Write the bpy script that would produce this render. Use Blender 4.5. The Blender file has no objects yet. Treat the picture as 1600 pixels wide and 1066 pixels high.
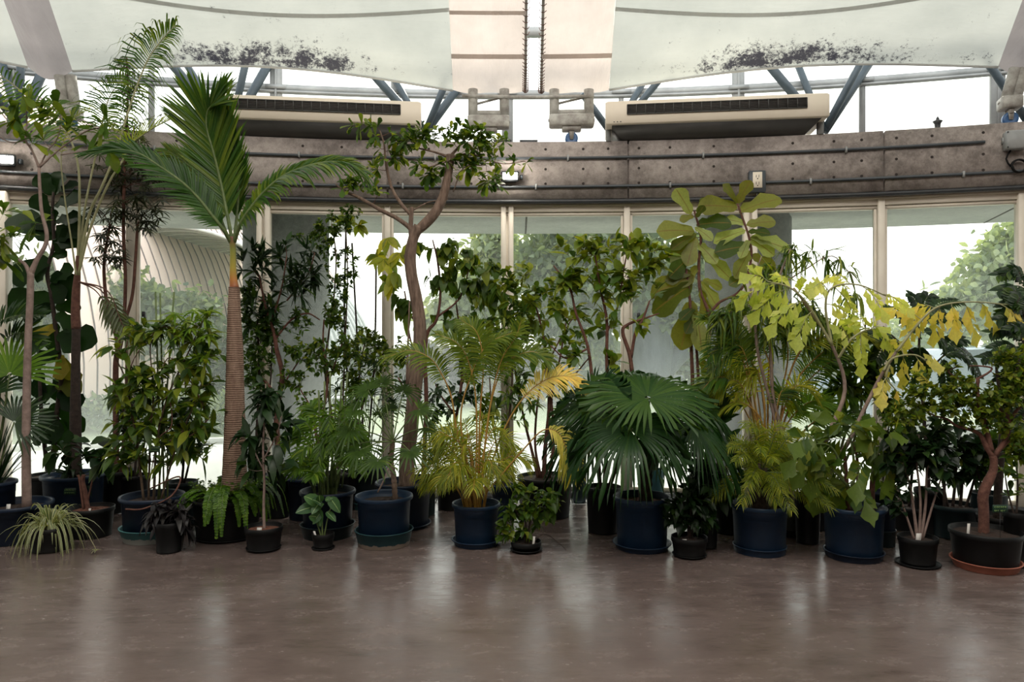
import bpy, math, random
import numpy as np
from mathutils import Vector

random.seed(7)
RNG = np.random.default_rng(11)
SC = bpy.context.scene
COL = SC.collection

# ---------------------------------------------------------------- camera, world, sun, exposure
FPX = 1150.0                      # focal length in pixels of a 1600 px wide frame
EYE = 1.5
cam_data = bpy.data.cameras.new('camera')
cam_data.sensor_width = 36.0
cam_data.lens = FPX / 1600.0 * 36.0
cam_data.clip_start = 0.05
cam_data.clip_end = 300
cam = bpy.data.objects.new('camera', cam_data)
cam.location = (0, 0, EYE)
cam.rotation_euler = (math.radians(90), 0, 0)
COL.objects.link(cam)
SC.camera = cam

SC.view_settings.view_transform = 'Standard'
SC.view_settings.look = 'None'
SC.view_settings.gamma = 1.0
SC.view_settings.use_curve_mapping = False
SC.view_settings.exposure = 0.12

world = bpy.data.worlds.new('overcast_sky')
SC.world = world
world.use_nodes = True
wn = world.node_tree
wn.nodes.clear()
w_out = wn.nodes.new('ShaderNodeOutputWorld')
w_bg = wn.nodes.new('ShaderNodeBackground')
w_tc = wn.nodes.new('ShaderNodeTexCoord')
w_sep = wn.nodes.new('ShaderNodeSeparateXYZ')
w_rmp = wn.nodes.new('ShaderNodeValToRGB')
w_rmp.color_ramp.elements[0].position = 0.0
w_rmp.color_ramp.elements[0].color = (1.0, 0.985, 0.90, 1)
w_rmp.color_ramp.elements[1].position = 0.7
w_rmp.color_ramp.elements[1].color = (0.93, 0.98, 1.0, 1)
wn.links.new(w_tc.outputs['Generated'], w_sep.inputs[0])
wn.links.new(w_sep.outputs['Z'], w_rmp.inputs[0])
wn.links.new(w_rmp.outputs[0], w_bg.inputs[0])
w_bg.inputs[1].default_value = 2.3
wn.links.new(w_bg.outputs[0], w_out.inputs[0])

sun_data = bpy.data.lights.new('hazy_sun', 'SUN')
sun_data.energy = 3.0
sun_data.color = (1.0, 0.93, 0.80)
sun_data.angle = math.radians(12)
sun = bpy.data.objects.new('hazy_sun', sun_data)
sun.location = (4, 20, 16)
sun.rotation_euler = Vector((-0.18, -0.80, -0.75)).to_track_quat('-Z', 'Y').to_euler()
COL.objects.link(sun)

# daylight that comes down through the fabric roof of the hall
roof_light = bpy.data.lights.new('roof_daylight', 'AREA')
roof_light.shape = 'RECTANGLE'
roof_light.size = 8.0
roof_light.size_y = 2.6
roof_light.energy = 470
roof_light.color = (1.0, 0.95, 0.89)
rl = bpy.data.objects.new('roof_daylight', roof_light)
rl.location = (0, 2.4, 6.3)
rl.rotation_euler = Vector((0, 0.35, -1.0)).to_track_quat('-Z', 'Y').to_euler()
COL.objects.link(rl)

# ---------------------------------------------------------------- coordinates
def P(px, py, d):
    return np.array([(px - 800.0) / FPX * d, d, EYE - (py - 533.0) / FPX * d])

CY = -8.25                       # the hall is round: centre of its plan
def pol(th, R, z=0.0):
    return np.array([R * math.sin(th), CY + R * math.cos(th), z])

# ---------------------------------------------------------------- object helpers
def link(o, parent=None):
    COL.objects.link(o)
    if parent is not None:
        o.parent = parent
        o.location = -np.array(parent.location) if parent.parent is None else o.location
    return o

def tag(o, label=None, cat=None, group=None, kind=None):
    if label: o['label'] = label
    if cat: o['category'] = cat
    if group: o['group'] = group
    if kind: o['kind'] = kind
    return o

def thing(name, loc, label, cat, group=None):
    o = bpy.data.objects.new(name, None)
    o.empty_display_size = 0.1
    o.location = [float(c) for c in loc]
    COL.objects.link(o)
    return tag(o, label, cat, group)

def nrm(v):
    v = np.asarray(v, float)
    n = math.sqrt(float(v @ v))
    return v / n if n > 1e-9 else np.array([0., 0., 1.])

TPL = {}
def leaf_template(name, stations, widths, cup=0.25, wave=0.0, skew=0.0):
    """a leaf blade along x with a midrib and two margins"""
    v, f, e = [], [], []
    n = len(stations)
    for i, (s, w) in enumerate(zip(stations, widths)):
        wz = wave * math.sin(i * 2.3)
        v.append((s + skew * w, -w, cup * w + wz)); e.append(1)
        v.append((s, 0, 0)); e.append(0)
        v.append((s + skew * w, w, cup * w - wz)); e.append(1)
    for i in range(n - 1):
        a, b = i * 3, (i + 1) * 3
        f.append((a, a + 1, b + 1, b)); f.append((a + 1, a + 2, b + 2, b + 1))
    TPL[name] = (np.array(v, float), np.array(f, int), np.array(e, float))

leaf_template('ovate', [0, .12, .35, .6, .82, 1], [.02, .27, .5, .43, .2, .0], .3)
leaf_template('lance', [0, .15, .45, .75, 1], [.03, .3, .5, .3, 0], .25)
leaf_template('obov', [0, .2, .5, .75, .92, 1], [.03, .14, .36, .5, .35, .05], .25)
leaf_template('fiddle', [0, .08, .2, .34, .5, .66, .8, .92, 1], [.02, .22, .31, .28, .39, .5, .47, .3, .06], .16, .05)
leaf_template('strap', [0, .12, .25, .4, .55, .7, .82, .92, 1], [.35, .5, .5, .5, .46, .38, .28, .16, 0], .45)
leaf_template('blade', [0, .2, .5, .8, 1], [.2, .5, .46, .26, 0], .35)
leaf_template('round', [0, .06, .25, .5, .75, .93, 1], [.03, .3, .5, .5, .36, .14, 0], .2)
# fishtail leaflet: a wedge that widens to a ragged slanting end
_v = [(0, 0, 0), (.3, -.16, .06), (.3, .0, .0), (.3, .16, .06), (.55, -.36, .10), (.58, 0, 0), (.55, .34, .10),
      (.72, -.52, .14), (.84, -.30, .04), (.92, -.10, .06), (1.08, .10, .0), (.86, .22, .06), (.80, .36, .03), (.60, .46, .14)]
_f = [(0, 1, 2, -1), (0, 2, 3, -1), (1, 4, 5, 2), (2, 5, 6, 3), (4, 7, 8, -1), (4, 8, 9, 5), (5, 9, 10, -1), (5, 10, 11, -1), (5, 11, 12, 6), (6, 12, 13, -1)]
TPL['fishtail'] = (np.array(_v, float), np.array(_f, int), np.zeros(14) + .4)
for k in TPL:
    v, f, e = TPL[k]
    if f.shape[1] == 4: pass

class MB:
    """collects geometry for ONE mesh object"""
    def __init__(self):
        self.V, self.F, self.T, self.E, self.M = [], [], [], [], []
        self.n = 0
        self.L = {}
    def add(self, v, f, tint=0.5, edge=None, mat=0):
        v = np.asarray(v, float).reshape(-1, 3)
        fa = np.full((len(f), 4), -1, int)
        for i, q in enumerate(f):
            fa[i, :len(q)] = q
        fa[fa >= 0] += self.n
        self.V.append(v); self.F.append(fa)
        self.T.append(np.full(len(v), tint, float) if np.isscalar(tint) else np.asarray(tint, float))
        self.E.append(np.zeros(len(v)) if edge is None else np.asarray(edge, float))
        self.M.append(np.full(len(fa), mat, int))
        self.n += len(v)
    def leaf(self, kind, o, d, up, L, W, droop=0.0, tint=0.5, mat=0):
        X = nrm(d)
        Z = np.asarray(up, float) - X * float(np.dot(up, X))
        Z = nrm(Z)
        Y = np.cross(Z, X)
        self.L.setdefault((kind, mat), []).append((o, X, Y, Z, L, W, droop, tint))
    def tube(self, pts, rad, n=6, tint=0.5, cap=True, mat=0):
        pts = np.asarray(pts, float)
        k = len(pts)
        if np.isscalar(rad): rad = [rad] * k
        tan = np.gradient(pts, axis=0)
        tan /= (np.linalg.norm(tan, axis=1, keepdims=True) + 1e-9)
        mean = nrm(pts[-1] - pts[0])
        ref = np.array([0.13, 0.99, 0.05]) if abs(mean[1]) < 0.85 else np.array([0.99, 0.05, 0.13])
        A = np.cross(tan, ref); A /= (np.linalg.norm(A, axis=1, keepdims=True) + 1e-9)
        B = np.cross(tan, A)
        ang = np.arange(n) * 2 * math.pi / n
        ring = (pts[:, None, :] + np.asarray(rad, float)[:, None, None] *
                (np.cos(ang)[None, :, None] * A[:, None, :] + np.sin(ang)[None, :, None] * B[:, None, :]))
        v = ring.reshape(-1, 3)
        f = []
        for i in range(k - 1):
            for j in range(n):
                a = i * n + j; b = i * n + (j + 1) % n
                f.append((a, b, b + n, a + n))
        if cap:
            v = np.vstack([v, pts[0], pts[-1]])
            c0, c1 = k * n, k * n + 1
            for j in range(n):
                f.append(((j + 1) % n, j, c0))
                f.append(((k - 1) * n + j, (k - 1) * n + (j + 1) % n, c1))
        self.add(v, f, tint, mat=mat)
    def lathe(self, c, prof, n=40, mat=0, tint=0.5, wob=None):
        """prof: list of (radius, z) going round the section"""
        c = np.asarray(c, float); v, f = [], []
        for (r, z) in prof:
            for j in range(n):
                a = 2 * math.pi * j / n
                v.append((c[0] + r * math.cos(a), c[1] + r * math.sin(a), c[2] + z))
        for i in range(len(prof) - 1):
            for j in range(n):
                a = i * n + j; b = i * n + (j + 1) % n
                f.append((a, b, b + n, a + n))
        self.add(v, f, tint, mat=mat)
    def box(self, c, s, rz=0.0, mat=0, tint=0.5, bev=0.0):
        c = np.asarray(c, float); hx, hy, hz = np.asarray(s, float) / 2
        b = min(bev, hx * .9, hy * .9, hz * .9)
        ca, sa = math.cos(rz), math.sin(rz)
        if b <= 0:
            v = [(x, y, z) for z in (-hz, hz) for (x, y) in ((-hx, -hy), (hx, -hy), (hx, hy), (-hx, hy))]
            f = [(3, 2, 1, 0), (4, 5, 6, 7), (0, 1, 5, 4), (1, 2, 6, 5), (2, 3, 7, 6), (3, 0, 4, 7)]
        else:
            v, f = [], []
            def ring(ix, iy, z):
                return [(-ix, -iy + b, z), (-ix + b, -iy, z), (ix - b, -iy, z), (ix, -iy + b, z), (ix, iy - b, z), (ix - b, iy, z), (-ix + b, iy, z), (-ix, iy - b, z)]
            v += ring(hx - b, hy - b, -hz) + ring(hx, hy, -hz + b) + ring(hx, hy, hz - b) + ring(hx - b, hy - b, hz)
            for k in range(3):
                for j in range(8):
                    a = k * 8 + j; d = k * 8 + (j + 1) % 8
                    f.append((a, d, d + 8, a + 8))
            for base, flip in ((0, True), (24, False)):
                q = [(base + 0, base + 1, base + 2, base + 3), (base + 0, base + 3, base + 4, base + 7), (base + 7, base + 4, base + 5, base + 6)]
                for t in q: f.append(t[::-1] if flip else t)
        w = [(c[0] + x * ca - y * sa, c[1] + x * sa + y * ca, c[2] + z) for (x, y, z) in v]
        self.add(w, f, tint, mat=mat)
    def quad(self, a, b, c, d, mat=0, tint=0.5):
        self.add([a, b, c, d], [(0, 1, 2, 3)], tint, mat=mat)
    def grid(self, G, mat=0, tint=0.5):
        G = np.asarray(G, float); r, c = G.shape[:2]
        f = [(i * c + j, i * c + j + 1, (i + 1) * c + j + 1, (i + 1) * c + j) for i in range(r - 1) for j in range(c - 1)]
        self.add(G.reshape(-1, 3), f, tint, mat=mat)
    def flush(self):
        for (kind, mat), lst in self.L.items():
            tv, tf, te = TPL[kind]
            o = np.array([l[0] for l in lst]); X = np.array([l[1] for l in lst]); Y = np.array([l[2] for l in lst]); Z = np.array([l[3] for l in lst])
            L = np.array([l[4] for l in lst])[:, None, None]; W = np.array([l[5] for l in lst])[:, None, None]
            D = np.array([l[6] for l in lst])[:, None, None]; T = np.array([l[7] for l in lst])
            x = tv[None, :, 0:1]; y = tv[None, :, 1:2]; z = tv[None, :, 2:3]
            xs = x * (1 - .33 * np.clip(D, 0, 1.4) * x)
            pos = o[:, None, :] + X[:, None, :] * xs * L + Y[:, None, :] * y * W + Z[:, None, :] * z * W
            pos[:, :, 2:3] -= D * L * x * x * .8
            m, k = pos.shape[:2]
            fa = tf[None, :, :] + (np.arange(m) * k)[:, None, None] + self.n
            fa = np.where(tf[None, :, :] < 0, -1, fa).reshape(-1, 4)
            self.V.append(pos.reshape(-1, 3)); self.F.append(fa)
            self.T.append(np.repeat(T, k)); self.E.append(np.tile(te, m)); self.M.append(np.full(len(fa), mat, int))
            self.n += m * k
        self.L = {}
    def build(self, name, mats, parent=None, smooth=True, obj_loc=None):
        self.flush()
        if self.n == 0: return None
        V = np.concatenate(self.V); F = np.concatenate(self.F); T = np.concatenate(self.T); E = np.concatenate(self.E); M = np.concatenate(self.M)
        off = np.zeros(3)
        if parent is not None:
            p = parent
            while p is not None:
                off += np.array(p.location); p = p.parent
            loc = (0, 0, 0)
        else:
            off = np.array([(V[:, 0].min() + V[:, 0].max()) / 2, (V[:, 1].min() + V[:, 1].max()) / 2, V[:, 2].min()]) if obj_loc is None else np.array(obj_loc, float)
            loc = off
        me = bpy.data.meshes.new(name)
        tot = (F >= 0).sum(axis=1)
        loops = F[F >= 0]
        me.vertices.add(len(V)); me.vertices.foreach_set('co', (V - off).astype(np.float32).ravel())
        me.loops.add(len(loops)); me.loops.foreach_set('vertex_index', loops.astype(np.int32))
        me.polygons.add(len(F))
        start = np.concatenate([[0], np.cumsum(tot)[:-1]]).astype(np.int32)
        me.polygons.foreach_set('loop_start', start)
        me.polygons.foreach_set('loop_total', tot.astype(np.int32))
        me.polygons.foreach_set('material_index', M.astype(np.int32))
        if smooth: me.polygons.foreach_set('use_smooth', np.ones(len(F), bool))
        a = me.attributes.new('tint', 'FLOAT', 'POINT'); a.data.foreach_set('value', T.astype(np.float32))
        a = me.attributes.new('edge', 'FLOAT', 'POINT'); a.data.foreach_set('value', E.astype(np.float32))
        if not isinstance(mats, (list, tuple)): mats = [mats]
        for m in mats: me.materials.append(m)
        me.update(calc_edges=True); me.validate()
        o = bpy.data.objects.new(name, me)
        o.location = [float(c) for c in loc]
        COL.objects.link(o)
        if parent is not None: o.parent = parent
        return o

def smooth_path(pts, k=4):
    """Catmull-Rom through rows of numbers"""
    p = np.asarray(pts, float)
    if len(p) < 3: 
        t = np.linspace(0, 1, k + 1)[:, None]
        return p[0] * (1 - t) + p[-1] * t
    q = np.vstack([2 * p[0] - p[1], p, 2 * p[-1] - p[-2]])
    out = []
    for i in range(1, len(q) - 2):
        for t in np.arange(k) / k:
            out.append(0.5 * ((2 * q[i]) + (-q[i-1] + q[i+1]) * t + (2*q[i-1] - 5*q[i] + 4*q[i+1] - q[i+2]) * t*t + (-q[i-1] + 3*q[i] - 3*q[i+1] + q[i+2]) * t**3))
    out.append(p[-1])
    return np.array(out)

# ---------------------------------------------------------------- materials
def new_mat(name):
    m = bpy.data.materials.new(name); m.use_nodes = True
    nt = m.node_tree; nt.nodes.clear()
    out = nt.nodes.new('ShaderNodeOutputMaterial')
    return m, nt, out

def ramp(nt, stops):
    r = nt.nodes.new('ShaderNodeValToRGB')
    el = r.color_ramp.elements
    while len(el) < len(stops): el.new(0.5)
    for e, (p, c) in zip(el, stops):
        e.position = p; e.color = (*c, 1) if len(c) == 3 else c
    return r

def noise(nt, scale, detail=4, rough=0.6, vec=None, stretch=None):
    n = nt.nodes.new('ShaderNodeTexNoise')
    n.inputs['Scale'].default_value = scale; n.inputs['Detail'].default_value = detail; n.inputs['Roughness'].default_value = rough
    tc = nt.nodes.new('ShaderNodeTexCoord')
    src = tc.outputs['Object']
    if stretch:
        mp = nt.nodes.new('ShaderNodeMapping'); mp.inputs['Scale'].default_value = stretch
        nt.links.new(src, mp.inputs[0]); src = mp.outputs[0]
    nt.links.new(src, n.inputs['Vector'])
    return n

def mottled(name, c0, c1, scale=6, rough=0.7, bump=0.0, bscale=40, stretch=None, metal=0, spec=0.5, r1=None, det=6):
    m, nt, out = new_mat(name)
    b = nt.nodes.new('ShaderNodeBsdfPrincipled')
    n = noise(nt, scale, det, .62, stretch=stretch)
    r = ramp(nt, [(.32, c0), (.68, c1)])
    nt.links.new(n.outputs[0], r.inputs[0]); nt.links.new(r.outputs[0], b.inputs['Base Color'])
    b.inputs['Roughness'].default_value = rough
    b.inputs['Metallic'].default_value = metal
    b.inputs['Specular IOR Level'].default_value = spec
    if bump > 0:
        n2 = noise(nt, bscale, 6, .6, stretch=stretch)
        bp = nt.nodes.new('ShaderNodeBump'); bp.inputs['Strength'].default_value = bump; bp.inputs['Distance'].default_value = .02
        nt.links.new(n2.outputs[0], bp.inputs['Height']); nt.links.new(bp.outputs[0], b.inputs['Normal'])
    nt.links.new(b.outputs[0], out.inputs[0])
    return m

def leaf_mat(name, c0, c1, c2, trans=0.3, rough=0.42, edge=None, rib=None, spec=.28):
    """c0..c2: dark, middle and pale tone of the leaves (picked by the leaf's own tint); edge: colour of the margins"""
    m, nt, out = new_mat(name)
    at = nt.nodes.new('ShaderNodeAttribute'); at.attribute_name = 'tint'
    r = ramp(nt, [(0, c0), (.5, c1), (1, c2)])
    nt.links.new(at.outputs['Fac'], r.inputs[0])
    col = r.outputs[0]
    if edge or rib:
        ae = nt.nodes.new('ShaderNodeAttribute'); ae.attribute_name = 'edge'
        re = ramp(nt, [(.35, (0, 0, 0)), (.6, (1, 1, 1))]) if edge else ramp(nt, [(.0, (1, 1, 1)), (.10, (0, 0, 0))])
        nt.links.new(ae.outputs['Fac'], re.inputs[0])
        mx = nt.nodes.new('ShaderNodeMixRGB'); nt.links.new(re.outputs[0], mx.inputs[0])
        nt.links.new(col, mx.inputs[1]); mx.inputs[2].default_value = (*(edge or rib), 1)
        col = mx.outputs[0]
    n = noise(nt, 55, 3, .6)
    hs = nt.nodes.new('ShaderNodeHueSaturation')
    mr = nt.nodes.new('ShaderNodeMapRange'); mr.inputs[3].default_value = .75; mr.inputs[4].default_value = 1.25
    nt.links.new(n.outputs[0], mr.inputs[0]); nt.links.new(mr.outputs[0], hs.inputs['Value']); nt.links.new(col, hs.inputs['Color'])
    b = nt.nodes.new('ShaderNodeBsdfPrincipled')
    b.inputs['Roughness'].default_value = rough; b.inputs['Specular IOR Level'].default_value = spec
    nt.links.new(hs.outputs[0], b.inputs['Base Color'])
    t = nt.nodes.new('ShaderNodeBsdfTranslucent')
    g = nt.nodes.new('ShaderNodeMixRGB'); g.blend_type = 'MULTIPLY'; g.inputs[0].default_value = 1
    g.inputs[2].default_value = (2.6, 2.5, 1.1, 1)
    nt.links.new(hs.outputs[0], g.inputs[1]); nt.links.new(g.outputs[0], t.inputs[0])
    mix = nt.nodes.new('ShaderNodeMixShader'); mix.inputs[0].default_value = trans
    nt.links.new(b.outputs[0], mix.inputs[1]); nt.links.new(t.outputs[0], mix.inputs[2])
    nt.links.new(mix.outputs[0], out.inputs[0])
    return m

M = {}
M['pot_black'] = mottled('black_plastic', (.0025, .003, .003), (.006, .006, .0065), 8, .5, spec=.22)
M['pot_blue'] = mottled('blue_plastic', (.006, .019, .046), (.010, .030, .066), 5, .42, .05, 60, spec=.3)
M['pot_navy'] = mottled('navy_plastic', (.004, .010, .024), (.007, .016, .036), 5, .45, spec=.28)
M['pot_green'] = mottled('dark_green_plastic', (.005, .013, .016), (.009, .022, .025), 5, .45, spec=.3)
M['pot_teal'] = mottled('turquoise_plastic', (.03, .11, .13), (.05, .17, .18), 6, .5)
M['pot_stone'] = mottled('weathered_stone', (.045, .05, .045), (.12, .125, .11), 9, .85, .3, 50)
M['terracotta'] = mottled('terracotta', (.24, .075, .045), (.33, .11, .07), 10, .75)
M['soil'] = mottled('soil', (.012, .007, .005), (.05, .026, .016), 60, .95, .8, 90)
M['soil_red'] = mottled('bark_chips', (.06, .022, .012), (.22, .08, .045), 70, .95, .9, 90)
M['bark_grey'] = mottled('grey_bark', (.11, .075, .058), (.25, .185, .15), 30, .85, .5, 60, stretch=(1, 1, .35))
M['bark_brown'] = mottled('brown_bark', (.09, .058, .040), (.24, .165, .125), 40, .9, .8, 70, stretch=(1, 1, .2))
M['bark_red'] = mottled('reddish_bark', (.07, .026, .018), (.16, .07, .048), 30, .85, .4, 60)
M['bark_dark'] = mottled('dark_bark', (.018, .012, .009), (.05, .032, .025), 30, .9, .5, 60)
M['bark_pale'] = mottled('pale_bark', (.17, .12, .10), (.30, .22, .19), 22, .8, .25, 60)
M['twig'] = mottled('twig', (.05, .035, .02), (.12, .08, .05), 30, .85)
M['stem_green'] = mottled('green_stem', (.05, .085, .02), (.12, .16, .05), 20, .6)
M['stem_orange'] = mottled('orange_stem', (.26, .12, .02), (.38, .24, .05), 14, .5)
M['stem_pale'] = mottled('pale_green_stem', (.22, .22, .10), (.33, .32, .18), 14, .6)
M['white_plastic'] = mottled('white_plastic', (.5, .49, .46), (.62, .6, .57), 8, .5)
M['sign_green'] = mottled('green_sign', (.004, .03, .016), (.006, .04, .02), 8, .4)
M['sign_text'] = mottled('sign_lettering', (.25, .4, .12), (.3, .46, .16), 8, .6)
M['steel_white'] = mottled('dirty_white_steel', (.20, .18, .16), (.52, .52, .48), 9, .6, .1, 30)
M['steel_blue'] = mottled('blue_grey_steel', (.02, .034, .044), (.04, .06, .075), 7, .5)
M['blue_wheel'] = mottled('blue_nylon', (.03, .09, .22), (.04, .12, .28), 7, .4)
M['dark_metal'] = mottled('dark_metal', (.02, .022, .026), (.035, .038, .042), 10, .5)
M['frame'] = mottled('cream_frame', (.66, .60, .51), (.76, .70, .60), 3, .5)
M['frame_grey'] = mottled('grey_frame', (.22, .23, .23), (.36, .37, .37), 3, .5)
M['conduit'] = mottled('conduit_grey', (.045, .055, .065), (.07, .08, .09), 6, .45)
M['ac_cream'] = mottled('cream_enamel', (.74, .66, .54), (.80, .72, .60), 2, .45)
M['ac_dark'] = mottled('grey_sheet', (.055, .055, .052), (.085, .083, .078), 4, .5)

L = {}
L['green'] = leaf_mat('leaf_green', (.016, .040, .006), (.048, .098, .010), (.18, .21, .018), .34)
L['dark'] = leaf_mat('leaf_dark', (.006, .018, .006), (.014, .038, .010), (.05, .09, .012), .22, .36)
L['fresh'] = leaf_mat('leaf_fresh', (.04, .095, .010), (.085, .17, .015), (.20, .29, .03), .38)
L['yellowish'] = leaf_mat('leaf_yellow_green', (.08, .13, .010), (.19, .22, .018), (.38, .35, .035), .42)
L['yellow'] = leaf_mat('leaf_yellow', (.34, .34, .07), (.56, .49, .13), (.70, .52, .18), .45)
L['palm'] = leaf_mat('palm_leaf', (.012, .042, .006), (.032, .085, .010), (.15, .19, .018), .32, .36)
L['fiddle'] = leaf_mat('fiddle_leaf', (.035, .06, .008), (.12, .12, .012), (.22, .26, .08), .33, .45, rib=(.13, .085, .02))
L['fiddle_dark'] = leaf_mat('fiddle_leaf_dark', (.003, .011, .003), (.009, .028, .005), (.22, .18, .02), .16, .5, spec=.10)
L['pale'] = leaf_mat('pale_leaf', (.20, .27, .04), (.38, .43, .10), (.58, .58, .20), .5)
L['aralia'] = leaf_mat('aralia_leaf', (.012, .012, .01), (.028, .035, .018), (.07, .09, .03), .22, .4)
L['purple'] = leaf_mat('dark_purple_leaf', (.006, .005, .006), (.011, .009, .010), (.018, .017, .013), .1, .4)
L['fern'] = leaf_mat('fern_leaf', (.03, .08, .008), (.07, .15, .012), (.15, .25, .03), .35)
L['varieg'] = leaf_mat('striped_leaf', (.05, .09, .03), (.07, .12, .04), (.10, .16, .05), .3, .4, edge=(.42, .42, .26))
L['arrow'] = leaf_mat('arrowhead_leaf', (.03, .08, .03), (.05, .12, .04), (.09, .18, .07), .3, .4, rib=(.35, .5, .22))
L['fanpalm'] = leaf_mat('fan_palm_leaf', (.006, .026, .007), (.014, .048, .010), (.05, .10, .014), .20, .36, spec=.25)
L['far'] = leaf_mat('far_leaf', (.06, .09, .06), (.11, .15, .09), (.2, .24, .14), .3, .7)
L['hazy'] = leaf_mat('haze_paled_leaf', (.15, .19, .13), (.22, .27, .18), (.32, .36, .26), .35, .8)  # leaf tones paled to carry the haze of glass and glare
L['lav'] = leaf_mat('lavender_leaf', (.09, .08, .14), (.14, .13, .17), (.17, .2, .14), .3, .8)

def crusted(name, base, base2, crust, zc):
    m, nt, out = new_mat(name)
    b = nt.nodes.new('ShaderNodeBsdfPrincipled'); b.inputs['Roughness'].default_value = .5; b.inputs['Specular IOR Level'].default_value = .3
    tc = nt.nodes.new('ShaderNodeTexCoord'); sp = nt.nodes.new('ShaderNodeSeparateXYZ'); nt.links.new(tc.outputs['Object'], sp.inputs[0])
    n = noise(nt, 22, 6, .7); n2 = noise(nt, 7, 4, .6)
    ma = nt.nodes.new('ShaderNodeMath'); ma.operation = 'MULTIPLY_ADD'; ma.inputs[1].default_value = -.06
    nt.links.new(n.outputs[0], ma.inputs[0]); nt.links.new(sp.outputs['Z'], ma.inputs[2])
    r = ramp(nt, [(0, (1, 1, 1)), (.0001, (0, 0, 0))]); 
    lt = nt.nodes.new('ShaderNodeMath'); lt.operation = 'LESS_THAN'; lt.inputs[1].default_value = zc; nt.links.new(ma.outputs[0], lt.inputs[0])
    rb = ramp(nt, [(.35, base), (.65, base2)]); nt.links.new(n2.outputs[0], rb.inputs[0])
    mx = nt.nodes.new('ShaderNodeMixRGB'); nt.links.new(lt.outputs[0], mx.inputs[0]); nt.links.new(rb.outputs[0], mx.inputs[1]); mx.inputs[2].default_value = (*crust, 1)
    nt.links.new(mx.outputs[0], b.inputs['Base Color']); nt.links.new(b.outputs[0], out.inputs[0])
    return m
M['saucer_teal'] = crusted('crusted_teal', (.010, .042, .052), (.016, .06, .07), (.26, .22, .18), .002)
M['saucer_turq'] = crusted('crusted_turquoise', (.035, .12, .13), (.05, .16, .165), (.30, .33, .31), .012)
# ---------------------------------------------------------------- shell of the hall
RB, RG, RC = 15.3, 15.42, 16.1      # radii: beam face, glass wall, clerestory
ZB0, ZB1 = 2.818, 3.407             # beam underside and top
TH0 = -0.003
TH = [TH0 + 0.075 * k for k in range(-7, 8)]

def concrete_mat(name, a, b, grooves=False):
    m, nt, out = new_mat(name)
    p = nt.nodes.new('ShaderNodeBsdfPrincipled')
    n1 = noise(nt, 1.3, 8, .65); n2 = noise(nt, 14, 8, .75)
    mx = nt.nodes.new('ShaderNodeMixRGB'); mx.inputs[0].default_value = .45
    nt.links.new(n1.outputs[0], mx.inputs[1]); nt.links.new(n2.outputs[0], mx.inputs[2])
    r = ramp(nt, [(.40, a), (.58, b)])
    nt.links.new(mx.outputs[0], r.inputs[0])
    # fine dark pores
    n3 = noise(nt, 90, 3, .8); r3 = ramp(nt, [(.30, (.55, .55, .55)), (.42, (1, 1, 1))])
    nt.links.new(n3.outputs[0], r3.inputs[0])
    m2 = nt.nodes.new('ShaderNodeMixRGB'); m2.blend_type = 'MULTIPLY'; m2.inputs[0].default_value = 1
    nt.links.new(r.outputs[0], m2.inputs[1]); nt.links.new(r3.outputs[0], m2.inputs[2])
    nt.links.new(m2.outputs[0], p.inputs['Base Color'])
    p.inputs['Roughness'].default_value = .85
    bp = nt.nodes.new('ShaderNodeBump'); bp.inputs['Strength'].default_value = .35; bp.inputs['Distance'].default_value = .01
    nt.links.new(n2.outputs[0], bp.inputs['Height']); nt.links.new(bp.outputs[0], p.inputs['Normal'])
    nt.links.new(p.outputs[0], out.inputs[0])
    return m
M['beam'] = concrete_mat('board_marked_concrete', (.165, .140, .127), (.40, .352, .322))
M['column'] = concrete_mat('grey_concrete', (.09, .095, .095), (.19, .195, .19))
M['soffit'] = concrete_mat('soffit_concrete', (.26, .27, .26), (.36, .37, .35))
M['hole'] = mottled('tie_hole_dark', (.02, .016, .014), (.04, .03, .026), 20, .95)

# floor: trowelled brown concrete, worn gloss
m, nt, out = new_mat('polished_floor')
p = nt.nodes.new('ShaderNodeBsdfPrincipled')
n1 = noise(nt, .55, 6, .6, stretch=(1, 1.6, 1)); n2 = noise(nt, 5, 8, .7, stretch=(.7, 1.6, 1)); n3 = noise(nt, 22, 6, .65, stretch=(.45, 1.3, 1))
mx = nt.nodes.new('ShaderNodeMixRGB'); mx.inputs[0].default_value = .5
nt.links.new(n1.outputs[0], mx.inputs[1]); nt.links.new(n2.outputs[0], mx.inputs[2])
r = ramp(nt, [(.34, (.078, .058, .052)), (.5, (.118, .089, .081)), (.66, (.165, .128, .117))])
nt.links.new(mx.outputs[0], r.inputs[0])
nt.links.new(r.outputs[0], p.inputs['Base Color'])
rr = ramp(nt, [(.35, (.13, .13, .13)), (.65, (.31, .31, .31))])
nt.links.new(n2.outputs[0], rr.inputs[0]); nt.links.new(rr.outputs[0], p.inputs['Roughness'])
bp = nt.nodes.new('ShaderNodeBump'); bp.inputs['Strength'].default_value = .13; bp.inputs['Distance'].default_value = .010
ms = nt.nodes.new('ShaderNodeMath'); ms.operation = 'ADD'
nt.links.new(n3.outputs[0], ms.inputs[0]); nt.links.new(n2.outputs[0], ms.inputs[1])
nt.links.new(ms.outputs[0], bp.inputs['Height']); nt.links.new(bp.outputs[0], p.inputs['Normal'])
p.inputs['Specular IOR Level'].default_value = .75
nt.links.new(p.outputs[0], out.inputs[0])
M['floor'] = m

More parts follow.
